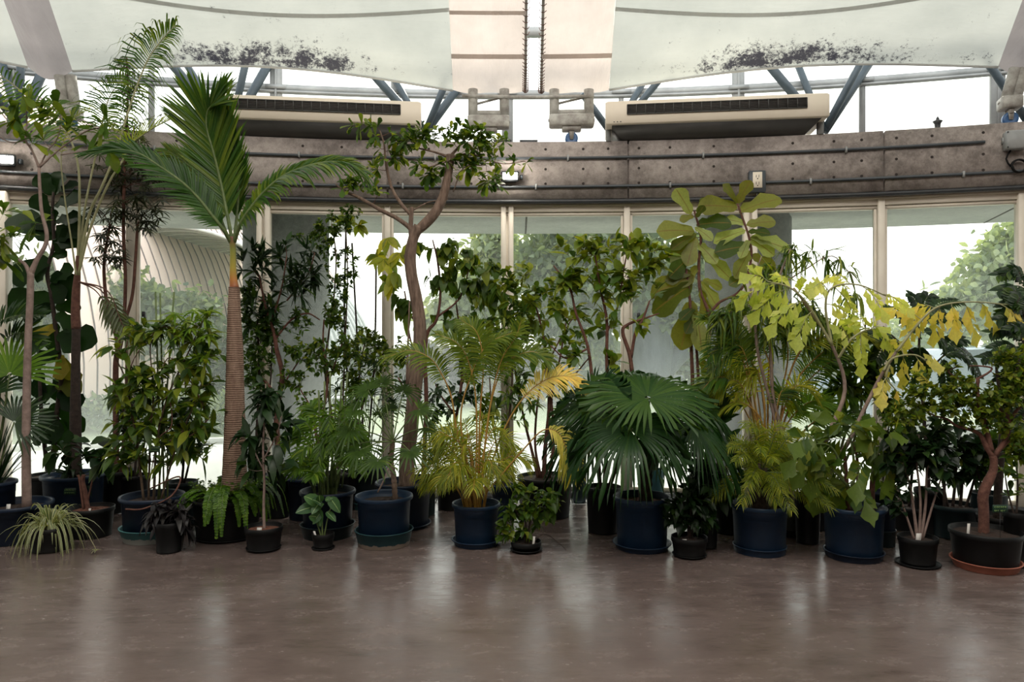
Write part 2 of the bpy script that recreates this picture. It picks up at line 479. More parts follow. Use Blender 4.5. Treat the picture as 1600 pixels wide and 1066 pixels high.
# old glass: thin dust film, its haze painted weaker at top for the overhang's shade
m, nt, out = new_mat('dusty_hazed_glass')
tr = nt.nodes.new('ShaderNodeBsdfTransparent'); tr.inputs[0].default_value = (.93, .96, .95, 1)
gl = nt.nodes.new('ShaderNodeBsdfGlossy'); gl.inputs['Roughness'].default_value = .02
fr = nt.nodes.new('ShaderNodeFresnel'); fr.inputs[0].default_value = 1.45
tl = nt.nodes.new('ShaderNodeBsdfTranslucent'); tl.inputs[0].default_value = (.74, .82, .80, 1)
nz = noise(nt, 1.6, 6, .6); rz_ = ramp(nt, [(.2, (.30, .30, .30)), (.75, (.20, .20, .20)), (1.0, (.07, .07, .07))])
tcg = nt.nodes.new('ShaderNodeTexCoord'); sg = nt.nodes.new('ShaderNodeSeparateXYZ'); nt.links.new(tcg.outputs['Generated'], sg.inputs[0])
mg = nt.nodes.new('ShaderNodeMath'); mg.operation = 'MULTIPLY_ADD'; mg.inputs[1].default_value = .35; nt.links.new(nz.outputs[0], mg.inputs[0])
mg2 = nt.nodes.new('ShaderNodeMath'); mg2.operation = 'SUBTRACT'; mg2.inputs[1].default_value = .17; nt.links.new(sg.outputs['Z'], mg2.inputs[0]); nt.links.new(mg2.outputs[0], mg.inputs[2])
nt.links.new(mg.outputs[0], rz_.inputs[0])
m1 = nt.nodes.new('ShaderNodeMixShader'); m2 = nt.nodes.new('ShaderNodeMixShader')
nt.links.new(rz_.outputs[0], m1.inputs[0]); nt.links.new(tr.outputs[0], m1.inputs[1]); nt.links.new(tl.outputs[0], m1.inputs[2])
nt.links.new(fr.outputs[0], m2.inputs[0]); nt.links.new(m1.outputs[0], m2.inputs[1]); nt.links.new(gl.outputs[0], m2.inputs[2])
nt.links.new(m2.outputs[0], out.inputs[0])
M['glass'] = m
m, nt, out = new_mat('clear_glass')
tr = nt.nodes.new('ShaderNodeBsdfTransparent'); tr.inputs[0].default_value = (.96, .98, .97, 1)
gl = nt.nodes.new('ShaderNodeBsdfGlossy'); gl.inputs['Roughness'].default_value = .03
fr = nt.nodes.new('ShaderNodeFresnel'); fr.inputs[0].default_value = 1.4
m2 = nt.nodes.new('ShaderNodeMixShader')
nt.links.new(fr.outputs[0], m2.inputs[0]); nt.links.new(tr.outputs[0], m2.inputs[1]); nt.links.new(gl.outputs[0], m2.inputs[2])
nt.links.new(m2.outputs[0], out.inputs[0])
M['glass_clear'] = m

def arc_slab(mb, t0, t1, r0, r1, z0, z1, n=8, mat=0):
    """a block that follows the round plan"""
    ts = np.linspace(t0, t1, n + 1); v, f = [], []
    for t in ts:
        v += [pol(t, r0, z0), pol(t, r1, z0), pol(t, r1, z1), pol(t, r0, z1)]
    for i in range(n):
        a = i * 4
        for k in range(4):
            f.append((a + k, a + (k + 1) % 4, a + 4 + (k + 1) % 4, a + 4 + k))
    f += [(3, 2, 1, 0), (n * 4, n * 4 + 1, n * 4 + 2, n * 4 + 3)]
    mb.add(v, f, mat=mat)

def radial_box(mb, t, R, w, dep, z0, z1, mat=0, bev=0.0):
    c = pol(t, R, (z0 + z1) / 2)
    mb.box(c, (w, dep, z1 - z0), -t, mat, bev=bev)

# floor inside, ground outside
mb = MB()
G = [[(x, y, 0) for x in np.linspace(-13, 13, 3)] for y in (-9, 0, 2)]
mb.grid(G)
ts = np.linspace(-.95, .95, 25)
rows = [[(RG * math.sin(t) * 1.0, 2.0, 0) for t in ts], [pol(t, RG - .39, 0) for t in ts]]
mb.grid(rows)
tag(mb.build('floor', M['floor'], smooth=False, obj_loc=(0, 0, 0)), kind='structure')

# slotted drain cover let into the floor along the glass
mb = MB()
arc_slab(mb, -.42, .42, RG - .39, RG - .15, -.05, -.015, 30, 0)
nsl = 520
for i in range(nsl):
    t = -.42 + .84 * (i + .5) / nsl
    radial_box(mb, t, RG - .27, .012, .20, -.014, .0, 1)
arc_slab(mb, -.42, .42, RG - .39, RG - .372, -.014, .002, 30, 1)
arc_slab(mb, -.42, .42, RG - .168, RG - .15, -.014, .002, 30, 1)
tag(mb.build('floor_grating', [M['hole'], M['frame_grey']], smooth=False), kind='structure')
mb = MB()
arc_slab(mb, -.52, .52, RG - .15, RG + .1, -.05, .05, 30)
tag(mb.build('baseboard_back', M['dark_metal'], smooth=False), kind='structure')

# concrete ring beam, cast in lengths with open joints
mb = MB()
J = [TH0 + .15 * k + .0755 for k in range(-5, 5)]
for a, b in zip(J[:-1], J[1:]):
    arc_slab(mb, a + .0006, b - .0006, RB, RC + .35, ZB0 + .045, ZB1, 10)
arc_slab(mb, J[0], J[-1], RB + .035, RC + .3, ZB0, ZB1 - .02, 60)
for k in range(-9, 10):                               # faint board joints
    t = TH0 + .0377 + .0755 * k
for a in J:                                           # formwork tie holes in threes
    for off in (-.0125, .0065, .0255, .052, .0985, .122):
        for z in (3.335, 3.145, 3.005):
            t = a + off
            if abs(t) > .42: continue
            c = pol(t, RB - .001, z); X = np.array([math.cos(t), -math.sin(t), 0])
            vv = [c] + [c + .013 * (math.cos(q) * X + math.sin(q) * np.array([0, 0, 1.])) for q in np.arange(10) * 2 * math.pi / 10]
            mb.add(vv, [(0, 1 + j, 1 + (j + 1) % 10) for j in range(10)], mat=1)
beam = tag(mb.build('wall_back', [M['beam'], M['hole']], smooth=False), kind='structure')

# glass wall: one window per pane, wide posts every second one
wi = 0
for i in range(len(TH) - 1):
    t0, t1 = TH[i], TH[i + 1]
    wi += 1
    a, b = pol(t0, RG), pol(t1, RG)
    mid = (a + b) / 2; ln = np.linalg.norm(b - a); rz = math.atan2(b[1] - a[1], b[0] - a[0])
    mb = MB()
    mb.box((mid[0], mid[1], 2.775), (ln, .09, .055), rz, bev=.004)
    mb.box((mid[0], mid[1] + .0, 2.728), (ln, .05, .03), rz)
    mb.box((mid[0], mid[1], .065), (ln, .07, .045), rz)
    u = (b - a) / ln
    for s, q in ((1, a), (-1, b)):
        c = q + u * s * .045
        mb.box((c[0], c[1], 1.4), (.022, .05, 2.66), rz)
    w = tag(mb.build('window_%d' % wi, M['frame'], smooth=False), kind='structure')
    mb = MB(); off = np.array([0, .0, 0])
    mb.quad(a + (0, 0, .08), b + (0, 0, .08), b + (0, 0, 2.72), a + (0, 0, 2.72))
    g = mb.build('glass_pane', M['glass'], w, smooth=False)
mb = MB()
for i, t in enumerate(TH):
    wide = (i % 2 == 1)
    if wide:
        for s in (-.0024, .0024):
            radial_box(mb, t + s, RG - .02, .048, .12, .04, 2.80, bev=.004)
        radial_box(mb, t, RG, .12, .05, .04, 2.80)
        if i in (3,):
            radial_box(mb, t + .0065, RG - .03, .06, .06, .04, 2.80)
    else:
        radial_box(mb, t, RG - .015, .058, .10, .04, 2.80, bev=.004)
arc_slab(mb, TH[0], TH[-1], RG - .07, RG + .05, 2.80, 2.818, 40)
radial_box(mb, -.298, RG - .06, .20, .18, .04, 2.80, bev=.006)
tag(mb.build('trim_1', M['frame'], smooth=False), kind='structure')
mb = MB()
for t, z in ((-.221, 1.72), (.079, 1.72)):
    radial_box(mb, t, RG - .075, .03, .03, z, z + .05, bev=.004)
    radial_box(mb, t + .001, RG - .09, .012, .05, z - .02, z + .015)
for nm in (1,):
    o = mb.build('window_latch', M['dark_metal'], smooth=False)
    tag(o, kind='structure')

# overhanging slab and round columns outside
mb = MB()
arc_slab(mb, -.62, .62, RG + .02, 17.3, ZB0, ZB0 + .28, 50)
for t in TH[1::2]:
    arc_slab(mb, t + .012, t + .0132, RG + .06, 17.28, ZB0 - .004, ZB0 + .01, 1, 1)
tag(mb.build('ceiling_overhang', [M['soffit'], M['hole']], smooth=False), kind='structure')
for x in (-2.364, 2.47, -7.0, 7.1):
    y = 7.72 if abs(x) < 4 else 6.2
    mb = MB()
    mb.lathe((x, y, 0), [(0, 0), (.435, 0), (.435, ZB0 - .05), (.40, ZB0), (0, ZB0)], 64)
    tag(mb.build('column', M['column']), kind='structure')

# clerestory above the beam
mb = MB()
arc_slab(mb, -.55, .55, RC - .14, RC + .10, ZB1, ZB1 + .035, 50)
arc_slab(mb, -.55, .55, RC - .035, RC + .035, 4.10, 4.165, 50)
arc_slab(mb, -.55, .55, RC - .05, RC + .05, 4.75, 4.83, 50)
arc_slab(mb, -.55, .55, RC - .055, RC + .0, 4.075, 4.10, 50)
for i, t in enumerate(TH):
    wide = (i % 2 == 1)
    radial_box(mb, t, RC, .12 if wide else .05, .07, ZB1, 4.8)
    if wide: radial_box(mb, t + .0, RC - .045, .022, .03, ZB1, 4.8)
    for z in (4.13,):
        radial_box(mb, t, RC - .06, .20, .012, z - .02, z + .02)
tag(mb.build('window_frame_clerestory', M['frame_grey'], smooth=False), kind='structure')
for i in range(len(TH) - 1):
    a, b = pol(TH[i], RC), pol(TH[i + 1], RC)
    wi += 1
    mb = MB(); mb.quad(a + (0, 0, ZB1), b + (0, 0, ZB1), b + (0, 0, 4.8), a + (0, 0, 4.8))
    tag(mb.build('window_%d' % wi, M['glass_clear'], smooth=False), kind='structure')

# ---------------------------------------------------------------- fabric roof
m, nt, out = new_mat('stained_fabric')
at = nt.nodes.new('ShaderNodeAttribute'); at.attribute_name = 'edge'      # height above the hem in metres
at2 = nt.nodes.new('ShaderNodeAttribute'); at2.attribute_name = 'tint'    # how mouldy this stretch is
big = noise(nt, 1.1, 5, .6); fine = noise(nt, 34, 10, .85); mid = noise(nt, 6, 8, .75)
def mth(op, a, b=None, v=None):
    n = nt.nodes.new('ShaderNodeMath'); n.operation = op
    nt.links.new(a, n.inputs[0])
    if b is not None: nt.links.new(b, n.inputs[1])
    elif v is not None: n.inputs[1].default_value = v
    return n.outputs[0]
hem = ramp(nt, [(.0, (0.55, .55, .55)), (.05, (1, 1, 1)), (.14, (.8, .8, .8)), (.28, (.18, .18, .18)), (.6, (0, 0, 0))])
nt.links.new(at.outputs['Fac'], hem.inputs[0])
s = mth('MULTIPLY', hem.outputs[0], at2.outputs['Fac'])
s = mth('MULTIPLY', s, None, .155)
f2 = mth('MULTIPLY', fine.outputs[0], None, .55)
f3 = mth('MULTIPLY', mid.outputs[0], None, .45)
s = mth('ADD', mth('ADD', f2, f3), s)
rs = ramp(nt, [(.60, (0, 0, 0)), (.66, (1, 1, 1))])
nt.links.new(s, rs.inputs[0])
rb = ramp(nt, [(.35, (.55, .575, .535)), (.65, (.67, .69, .64))])
nt.links.new(big.outputs[0], rb.inputs[0])
mx = nt.nodes.new('ShaderNodeMixRGB'); nt.links.new(rs.outputs[0], mx.inputs[0]); nt.links.new(rb.outputs[0], mx.inputs[1]); mx.inputs[2].default_value = (.045, .045, .06, 1)
df = nt.nodes.new('ShaderNodeBsdfPrincipled'); df.inputs['Roughness'].default_value = .34; df.inputs['Specular IOR Level'].default_value = .4
tl = nt.nodes.new('ShaderNodeBsdfTranslucent')
nt.links.new(mx.outputs[0], df.inputs['Base Color']); nt.links.new(mx.outputs[0], tl.inputs[0])
wv = noise(nt, 3.2, 4, .55, stretch=(.35, 1.6, 1.6)); bp = nt.nodes.new('ShaderNodeBump'); bp.inputs['Strength'].default_value = .5; bp.inputs['Distance'].default_value = .05
nt.links.new(wv.outputs[0], bp.inputs['Height']); nt.links.new(bp.outputs[0], df.inputs['Normal'])
ms_ = nt.nodes.new('ShaderNodeMixShader'); ms_.inputs[0].default_value = .30
nt.links.new(df.outputs[0], ms_.inputs[1]); nt.links.new(tl.outputs[0], ms_.inputs[2]); nt.links.new(ms_.outputs[0], out.inputs[0])
M['fabric'] = m
def fabric(name, col, trans):
    m, nt, out = new_mat(name)
    df = nt.nodes.new('ShaderNodeBsdfPrincipled'); df.inputs['Roughness'].default_value = .38
    n = noise(nt, 2.5, 6, .6); r = ramp(nt, [(.3, tuple(c * .82 for c in col)), (.7, col)])
    nt.links.new(n.outputs[0], r.inputs[0]); nt.links.new(r.outputs[0], df.inputs['Base Color'])
    tl = nt.nodes.new('ShaderNodeBsdfTranslucent'); nt.links.new(r.outputs[0], tl.inputs[0])
    wv = noise(nt, 4.5, 5, .55, stretch=(2.2, .5, .5)); bp = nt.nodes.new('ShaderNodeBump'); bp.inputs['Strength'].default_value = .6; bp.inputs['Distance'].default_value = .05
    nt.links.new(wv.outputs[0], bp.inputs['Height']); nt.links.new(bp.outputs[0], df.inputs['Normal'])
    ms_ = nt.nodes.new('ShaderNodeMixShader'); ms_.inputs[0].default_value = trans
    nt.links.new(df.outputs[0], ms_.inputs[1]); nt.links.new(tl.outputs[0], ms_.inputs[2]); nt.links.new(ms_.outputs[0], out.inputs[0])
    return m
M['fabric_pink'] = fabric('pinkish_fabric', (.74, .65, .585), .42)
M['fabric_fold'] = fabric('folded_fabric', (.62, .54, .49), .4)
M['fabric_grey'] = fabric('grey_fabric', (.40, .37, .37), .25)
M['fabric_seam'] = fabric('seam_fabric', (.66, .67, .65), .28)

RE = 15.5
def roof_z(R):
    x = RE - R
    return 3.97 + .62 * x - .028 * x * x if x < 8 else 3.97 + 4.96 - 1.79
def membrane(t0, t1, lift, mould=None, nt_=48, nr=26, Rend=9.5):
    """grid rows run inward from the hem; returns positions, height above hem, mould factor"""
    G, H, T = [], [], []
    for i in range(nr + 1):
        f = (i / nr) ** 1.8; R = RE - (RE - Rend) * f
        row = []
        for j in range(nt_ + 1):
            u = j / nt_; t = t0 + (t1 - t0) * u
            sag = math.sin(math.pi * u)
            z = roof_z(R) + lift * sag * max(0, 1 - (RE - R) / 3.5) + .10 * math.sin(math.pi * u) * min(1, (RE - R))
            R2 = R - .30 * sag * lift / .1 * max(0, 1 - (RE - R) / 2.5) * .5
            row.append(pol(t, R2, z)); H.append((RE - R)); T.append(mould(u) if mould else 0)
        G.append(row)
    return np.array(G), np.array(H), np.array(T)
roofc = MB()
G = [[(x, y, z) for x in np.linspace(-11, 11, 5)] for y, z in ((-9, 7.2), (-3, 7.3), (1.6, 7.1))]
roofc.grid(G)
ceil = tag(roofc.build('ceiling', M['fabric_pink'], smooth=False, obj_loc=(0, 0, 0)), kind='structure')
def mould_l(u): return .25 + .9 * math.exp(-((u - .42) / .2) ** 2) + .6 * math.exp(-((u - .66) / .12) ** 2)
def mould_r(u): return .18 + 1.0 * math.exp(-((u - .40) / .2) ** 2) + .5 * math.exp(-((u - .7) / .2) ** 2)
for (t0, t1, lift, mo) in ((-.262, -.0375, .11, mould_l), (.0615, .286, .10, mould_r), (-.52, -.285, .1, mould_l), (.309, .52, .1, mould_r)):
    Gm, H, T = membrane(t0, t1, lift, mo)
    mb = MB(); r_, c_ = Gm.shape[:2]
    f = [(i * c_ + j, i * c_ + j + 1, (i + 1) * c_ + j + 1, (i + 1) * c_ + j) for i in range(r_ - 1) for j in range(c_ - 1)]
    mb.add(Gm.reshape(-1, 3), f, T, H)
    pn = mb.build('fabric_panel', M['fabric'], ceil)
    # hem rope pocket and the welded seam across the panel
    mb = MB(); mb.tube(Gm[0] + (0, 0, -.005), .012, 6)
    mb.build('hem', M['fabric_seam'], pn)
    mb = MB(); k = 7
    up = np.array([Gm[k][j] * .93 + Gm[k + 1][j] * .07 for j in range(c_)]); dn = np.array([Gm[k][j] * .5 + Gm[k - 1][j] * .5 for j in range(c_)])
    def on_roof(H_, j):
        i_ = int(np.searchsorted(np.arange(r_), 0)); hs = [RE - (RE - (RE - (RE - 9.5) * (i / 26) ** 1.8)) - RE for i in range(0)]
        hv = np.array([(RE - 9.5) * (i / 26) ** 1.8 for i in range(r_)]); a_ = min(int(np.searchsorted(hv, H_)) - 1, r_ - 2); f_ = (H_ - hv[a_]) / (hv[a_ + 1] - hv[a_])
        return Gm[a_][j] * (1 - f_) + Gm[a_ + 1][j] * f_ + np.array([0, 0, -.006])
    hh = [.74 - .30 * math.sin(math.pi * j / (c_ - 1)) for j in range(c_)]
    mb.grid([[on_roof(hh[j], j) for j in range(c_)], [on_roof(hh[j] + .035, j) for j in range(c_)]])
    mb.build('seam', M['fabric_seam'], pn)
# pockets around the arch tubes, and the two flaps either side of the roof opening
for (t0, t1, z_, mt) in ((-.285, -.262, -.05, 'fabric_grey'), (-.0375, .0085, -.02, 'fabric_pink'), (.0185, .0615, -.02, 'fabric_pink'), (.286, .309, -.05, 'fabric_grey')):
    G = []
    wide = (t1 - t0) > .03
    for i in range(27):
        R = RE - (RE - 9.5) * (i / 26) ** 1.8
        row = []
        for j in range(15):
            u = j / 14
            bulge = -.10 * math.sin(math.pi * u) if not wide else -.035 * math.sin(math.pi * u) - .012 * math.sin(9 * u + i)
            row.append(pol(t0 + (t1 - t0) * u, R, roof_z(R) + bulge))
        G.append(row)
    mb = MB(); mb.grid(G); mb.build('fabric_flap', M[mt], ceil)
    if wide:
        e = np.array([g[-1] if t0 < 0 else g[0] for g in G])
        mb = MB(); mb.tube(e + (0, 0, -.02), .014, 8); mb.build('edge_tube', M['steel_white'], ceil)
        mb = MB()
        arr = smooth_path(e, 3)
        s_ = 1 if t0 < 0 else -1
        for q in range(2, 34):                          # lacing cord round the edge tube
            c = arr[min(q, len(arr) - 1)] + (0, 0, -.02)
            mb.tube([c + (-.03 * s_, 0, .004), c + (-.008 * s_, -.012, -.02), c + (.02 * s_, .004, -.008), c + (.03 * s_, .012, .02)], .0035, 5)
        mb.build('lacing', M['bark_red'], ceil)
# translucent sheet folds across the flaps
mb = MB()
for (ta, tb, R, w) in ((-.0375, .0085, 15.15, .05), (-.0375, .0085, 14.75, .04), (-.0375, .0085, 14.4, .04), (.0185, .0615, 15.15, .05)):
    mb.grid([[pol(t, R, roof_z(R) - .04) for t in np.linspace(ta, tb, 9)], [pol(t, R - w, roof_z(R - w) - .045) for t in np.linspace(ta, tb, 9)]])
mb.build('fold', M['fabric_fold'], ceil)

# opaque walls behind the camera, part of the same round hall
mb = MB()
mb.box((0, -9.1, 3.6), (22, .2, 7.4))
tag(mb.build('wall_rear', M['beam'], smooth=False), kind='structure')
for s, nm in ((-1, 'wall_left'), (1, 'wall_right')):
    mb = MB(); mb.box((s * 11.0, -2.6, 3.6), (.2, 13.0, 7.4)); tag(mb.build(nm, M['beam'], smooth=False), kind='structure')

# ---------------------------------------------------------------- steelwork on the ledge
def P_on(px, py, R):
    """point seen at px, py on the cylinder of radius R about the hall's centre"""
    k = (px - 800.0) / FPX
    d = 7.5
    for _ in range(30): d = CY + math.sqrt(R * R - (k * d) ** 2)
    return P(px, py, d)
RS = 15.85
struts = [((360, 205), [(282, 116), (300, 114), (381, 111), (415, 108)]),
          ((664, 208), [(593, 127), (620, 130), (693, 138), (713, 141)]),
          ((958, 212), [(928, 171), (997, 143), (1016, 142)]),
          ((1288, 205), [(1222, 126), (1255, 122), (1334, 118), (1346, 117)]),
          ((30, 195), [(-28, 120), (8, 116), (32, 110), (72, 100)]), ((1606, 190), [(1545, 100), (1640, 100)])]
for i, (b, tops) in enumerate(struts):
    B = P_on(b[0], b[1], RS); B[2] = max(B[2], ZB1 + .02)
    o = thing('roof_strut_cluster', (B[0], B[1], ZB1), ['blue grey roof struts fanning up behind the left air unit',
        'blue grey roof struts fanning up beside the right end of the left air unit', 'blue grey struts rising behind the left end of the right air unit',
        'blue grey struts fanning up at the right end of the right air unit', 'blue grey struts at the far left edge above the beam', 'blue grey struts at the far right edge above the beam'][i], 'strut', 'roof struts')
    for j, tp in enumerate(tops):
        T_ = P_on(tp[0], tp[1], RS + (.15 if j % 2 else -.12))
        end = B + (T_ - B) * 1.6
        mb = MB(); mb.tube([B + (T_ - B) * 0, B + (T_ - B) * .5, end], .045 if j in (0, 3) and len(tops) > 3 else .036, 10); mb.build('strut', M['steel_blue'], o)
    mb = MB(); mb.lathe((B[0], B[1], ZB1), [(0, 0), (.07, 0), (.07, .03), (.05, .05), (.05, .09), (0, .12)], 16); mb.build('base_shoe', M['steel_blue'], o)

def gantry_foot(px0, px1, ytop, ybox, label, wheel, lean=0):
    """dirty white steel leg pair with a cross box, standing on the ledge on a blue wheel"""
    R = 15.45
    a, b = P_on(px0, ytop, R), P_on(px1, ytop, R)
    c, e = P_on(px0 + lean, ybox, R), P_on(px1 + lean, ybox, R)
    mid = (c + e) / 2
    o = thing('truss_foot', (mid[0], mid[1], ZB1), label, 'truss foot', 'truss feet on the ledge')
    for s, q in ((a, c), (b, e)):
        up = s + (s - q) * .25
        mb = MB(); mb.tube([q, s, up], .048, 14); mb.build('leg', M['steel_white'], o)
        mb = MB(); mb.lathe((q[0], q[1], q[2] - .01), [(0, 0), (.06, 0), (.06, .02), (0, .02)], 14); mb.build('collar', M['steel_white'], o)
    mb = MB(); t = math.atan2(mid[0], mid[1] - CY)
    w = np.linalg.norm(e - c)
    mb.box((mid[0], mid[1], mid[2] - .01), (w + .10, .16, .11), -t, bev=.012)
    mb.box((mid[0], mid[1], mid[2] - .085), (w * .55, .10, .05), -t, bev=.008)
    mb.build('cross_box', M['steel_white'], o)
    mb = MB(); h = (a + b) / 2; z1 = mid[2] + (h[2] - mid[2]) * .3
    mb.box((mid[0], mid[1], z1), (w, .06, .05), -t)
    mb.build('crossbar', M['steel_white'], o)
    mb = MB(); mb.tube([(c * .35 + a * .65), (e * .35 + b * .65) + (0, 0, .08)], .012, 8); mb.build('brace', M['steel_white'], o)
    if wheel:
        mb = MB(); r = .062
        z = ZB1 + r + .005
        X = np.array([math.cos(t), -math.sin(t), 0]); Y = np.array([math.sin(t), math.cos(t), 0])
        q0 = np.array([mid[0], mid[1], z])
        n = 28; v = []
        for (dy, rr) in ((-.02, 0), (-.02, r * .6), (-.026, r), (.026, r), (.02, r * .6), (.02, 0)):
            for k in range(n):
                an = 2 * math.pi * k / n
                v.append(q0 + Y * dy + rr * (math.cos(an) * X + math.sin(an) * np.array([0, 0, 1.])))
        f = [(i * n + k, i * n + (k + 1) % n, (i + 1) * n + (k + 1) % n, (i + 1) * n + k) for i in range(5) for k in range(n)]
        mb.add(v, f); mb.build('wheel', M['blue_wheel'], o)
        mb = MB()
        for dy in (-.034, .034):
            pts = [q0 + Y * dy + X * -.03 + (0, 0, .11), q0 + Y * dy + X * .03 + (0, 0, .11), q0 + Y * dy + X * .016 + (0, 0, -.01), q0 + Y * dy + X * -.016 + (0, 0, -.01)]
            pts2 = [p_ + Y * .006 for p_ in pts]
            mb.add(pts + pts2, [(0, 1, 2, 3), (7, 6, 5, 4), (0, 4, 5, 1), (1, 5, 6, 2), (2, 6, 7, 3), (3, 7, 4, 0)])
        mb.build('fork', M['steel_white'], o)
    return o
gantry_foot(739, 788, 150, 190, 'dirty white steel truss foot on the ledge left of the roof opening', False)
gantry_foot(866, 920, 150, 188, 'dirty white steel truss foot on a blue wheel, left of the right air unit', True)
gantry_foot(1583, 1597, 118, 160, 'white tube truss foot on a blue wheel at the right end of the ledge', True, -12)
gantry_foot(95, 112, 130, 175, 'white tube truss foot on the ledge behind the palm fronds at far left', True, 6)
mb = MB(); pts = [P_on(x, 152 - abs(x - 830) * .02, 15.4) for x in np.linspace(722, 928, 8)]
mb.tube(pts, .016, 10)
tag(mb.build('steel_rail', M['steel_white']), 'thin white steel rail running across under the roof opening between the truss feet', 'rail')

# small things on the ledge
def ledge_box(px, w, d, h, name, label, cat, mt='dark_metal'):
    q = P_on(px, 215, 15.5); t = math.atan2(q[0], q[1] - CY)
    o = thing(name, (q[0], q[1], ZB1), label, cat)
    mb = MB(); mb.box((q[0], q[1], ZB1 + h / 2), (w, d, h), -t, bev=.006); mb.build('housing', M[mt], o)
    mb = MB(); mb.box((q[0], q[1] - d / 2 - .004, ZB1 + h * .55), (w * .8, .01, h * .35), -t); mb.build('front_grille', M['conduit'], o)
    mb = MB(); mb.box((q[0], q[1], ZB1 + h + .004), (w * 1.1, d * .5, .008), -t); mb.build('top_plate', M[mt], o)
ledge_box(785, .16, .12, .06, 'floodlight', 'small black floodlight lying on the ledge under the left truss foot', 'floodlight')
ledge_box(826, .16, .12, .06, 'floodlight', 'small black floodlight on the ledge beneath the roof opening', 'floodlight')
q = P_on(1465, 190, 15.45)
o = thing('finial', (q[0], q[1], ZB1), 'dark pointed finial standing on the ledge right of the right air unit', 'finial')
mb = MB(); mb.lathe((q[0], q[1], ZB1), [(0, 0), (.034, 0), (.032, .02), (.024, .035), (.026, .07), (.042, .095), (.036, .1), (0, .1)], 20); mb.build('body', M['dark_metal'], o)
mb = MB(); mb.lathe((q[0], q[1], ZB1 + .1), [(.016, 0), (.014, .02), (.004, .038), (0, .042)], 14); mb.build('tip', M['dark_metal'], o)

# ---------------------------------------------------------------- air units on the ledge
def air_unit(pxa, pxb, label):
    A, B = P_on(pxa, 180, 15.12), P_on(pxb, 180, 15.12)
    A[2] = B[2] = 0
    u = nrm(B - A); n = np.array([-u[1], u[0], 0]); ln = np.linalg.norm(B - A); mid = (A + B) / 2
    rz = math.atan2(u[1], u[0])
    z0, z1 = 3.515, 3.73
    o = thing('air_conditioner', (mid[0], mid[1], ZB1), label, 'air conditioner', 'air units on the beam')
    c = mid + n * .30
    mb = MB(); mb.box((c[0], c[1], (z0 + z1) / 2), (ln, .60, z1 - z0), rz, bev=.012); mb.build('casing', M['ac_cream'], o)
    # outlet with louvres
    mb = MB(); g0 = -.40 * ln; g1 = .40 * ln; cells = 19
    gz0, gz1 = z1 - .128, z1 - .045
    def at(s, dn, z): return mid + u * s + n * dn + np.array([0, 0, z])
    q = at((g0 + g1) / 2, -.003, (gz0 + gz1) / 2); mb.box(q, (g1 - g0, .006, gz1 - gz0), rz); gr = mb.build('outlet', M['hole'], o)
    mb = MB()
    for k in range(cells + 1):
        q = at(g0 + (g1 - g0) * k / cells, -.010, (gz0 + gz1) / 2); mb.box(q, (.006, .010, gz1 - gz0 + .006), rz)
    for k in range(6):
        q = at((g0 + g1) / 2, -.008, gz0 + (gz1 - gz0) * (k + .5) / 6); mb.box(q, (g1 - g0, .006, .004), rz)
    for z in (gz0 - .003, gz1 + .003):
        q = at((g0 + g1) / 2, -.009, z); mb.box(q, (g1 - g0, .010, .006), rz)
    mb.build('grille', M['ac_dark'], gr)
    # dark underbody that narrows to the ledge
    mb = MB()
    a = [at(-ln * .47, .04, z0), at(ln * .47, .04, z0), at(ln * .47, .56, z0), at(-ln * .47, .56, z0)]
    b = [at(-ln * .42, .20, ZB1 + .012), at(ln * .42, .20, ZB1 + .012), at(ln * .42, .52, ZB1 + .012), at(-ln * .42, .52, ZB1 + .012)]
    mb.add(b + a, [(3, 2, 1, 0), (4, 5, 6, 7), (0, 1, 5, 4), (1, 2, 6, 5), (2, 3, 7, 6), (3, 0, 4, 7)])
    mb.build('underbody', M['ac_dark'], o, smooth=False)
    for s in (-1, 1):
        mb = MB(); q = at(s * ln * .485, .20, (z0 + ZB1) / 2); mb.box(q, (.05, .06, z0 - ZB1), rz); mb.build('bracket', M['frame_grey'], o)
    mb = MB(); q = at(-.46 * ln, -.002, z0 + .02); 
    for k in range(3): mb.box(q + u * (.03 * k), (.012, .004, .006), rz)
    mb.build('marking', M['dark_metal'], o)
air_unit(324, 658, 'long cream air conditioning unit on the beam left of the roof opening')
air_unit(946, 1297, 'long cream air conditioning unit on the beam at right, above the fiddle leaf fig')

# ---------------------------------------------------------------- conduits, lamps and boxes on the beam face
for z, nm in ((3.246, 'upper dark grey conduit pipe clipped along the concrete beam'), (2.972, 'lower dark grey conduit pipe clipped along the concrete beam')):
    o = thing('conduit_pipe', (0, CY + RB, z), nm, 'pipe', 'conduit pipes')
    t1 = .275 if z > 3.1 else .42
    mb = MB(); mb.tube([pol(t, RB - .018, z + .004 * math.sin(9 * t)) for t in np.linspace(-.42, t1, 70)], .0135, 10); mb.build('pipe', M['conduit'], o)
    k = 0
    for t in np.arange(-.40, t1, .083):
        tt = t + (.02 if z > 3.1 else 0)
        mb = MB(); radial_box(mb, tt, RB - .02, .016, .04, z - .026, z + .026); mb.build('clip', M['frame_grey'], o)
mb = MB(); mb.tube([pol(t, RB - .0, ZB0 + .018) for t in np.linspace(-.42, .42, 60)], .02, 8)  # added dark tube, stands for the shadow line under the beam
tag(mb.build('beam_shadow_line', M['dark_metal']), kind='structure')

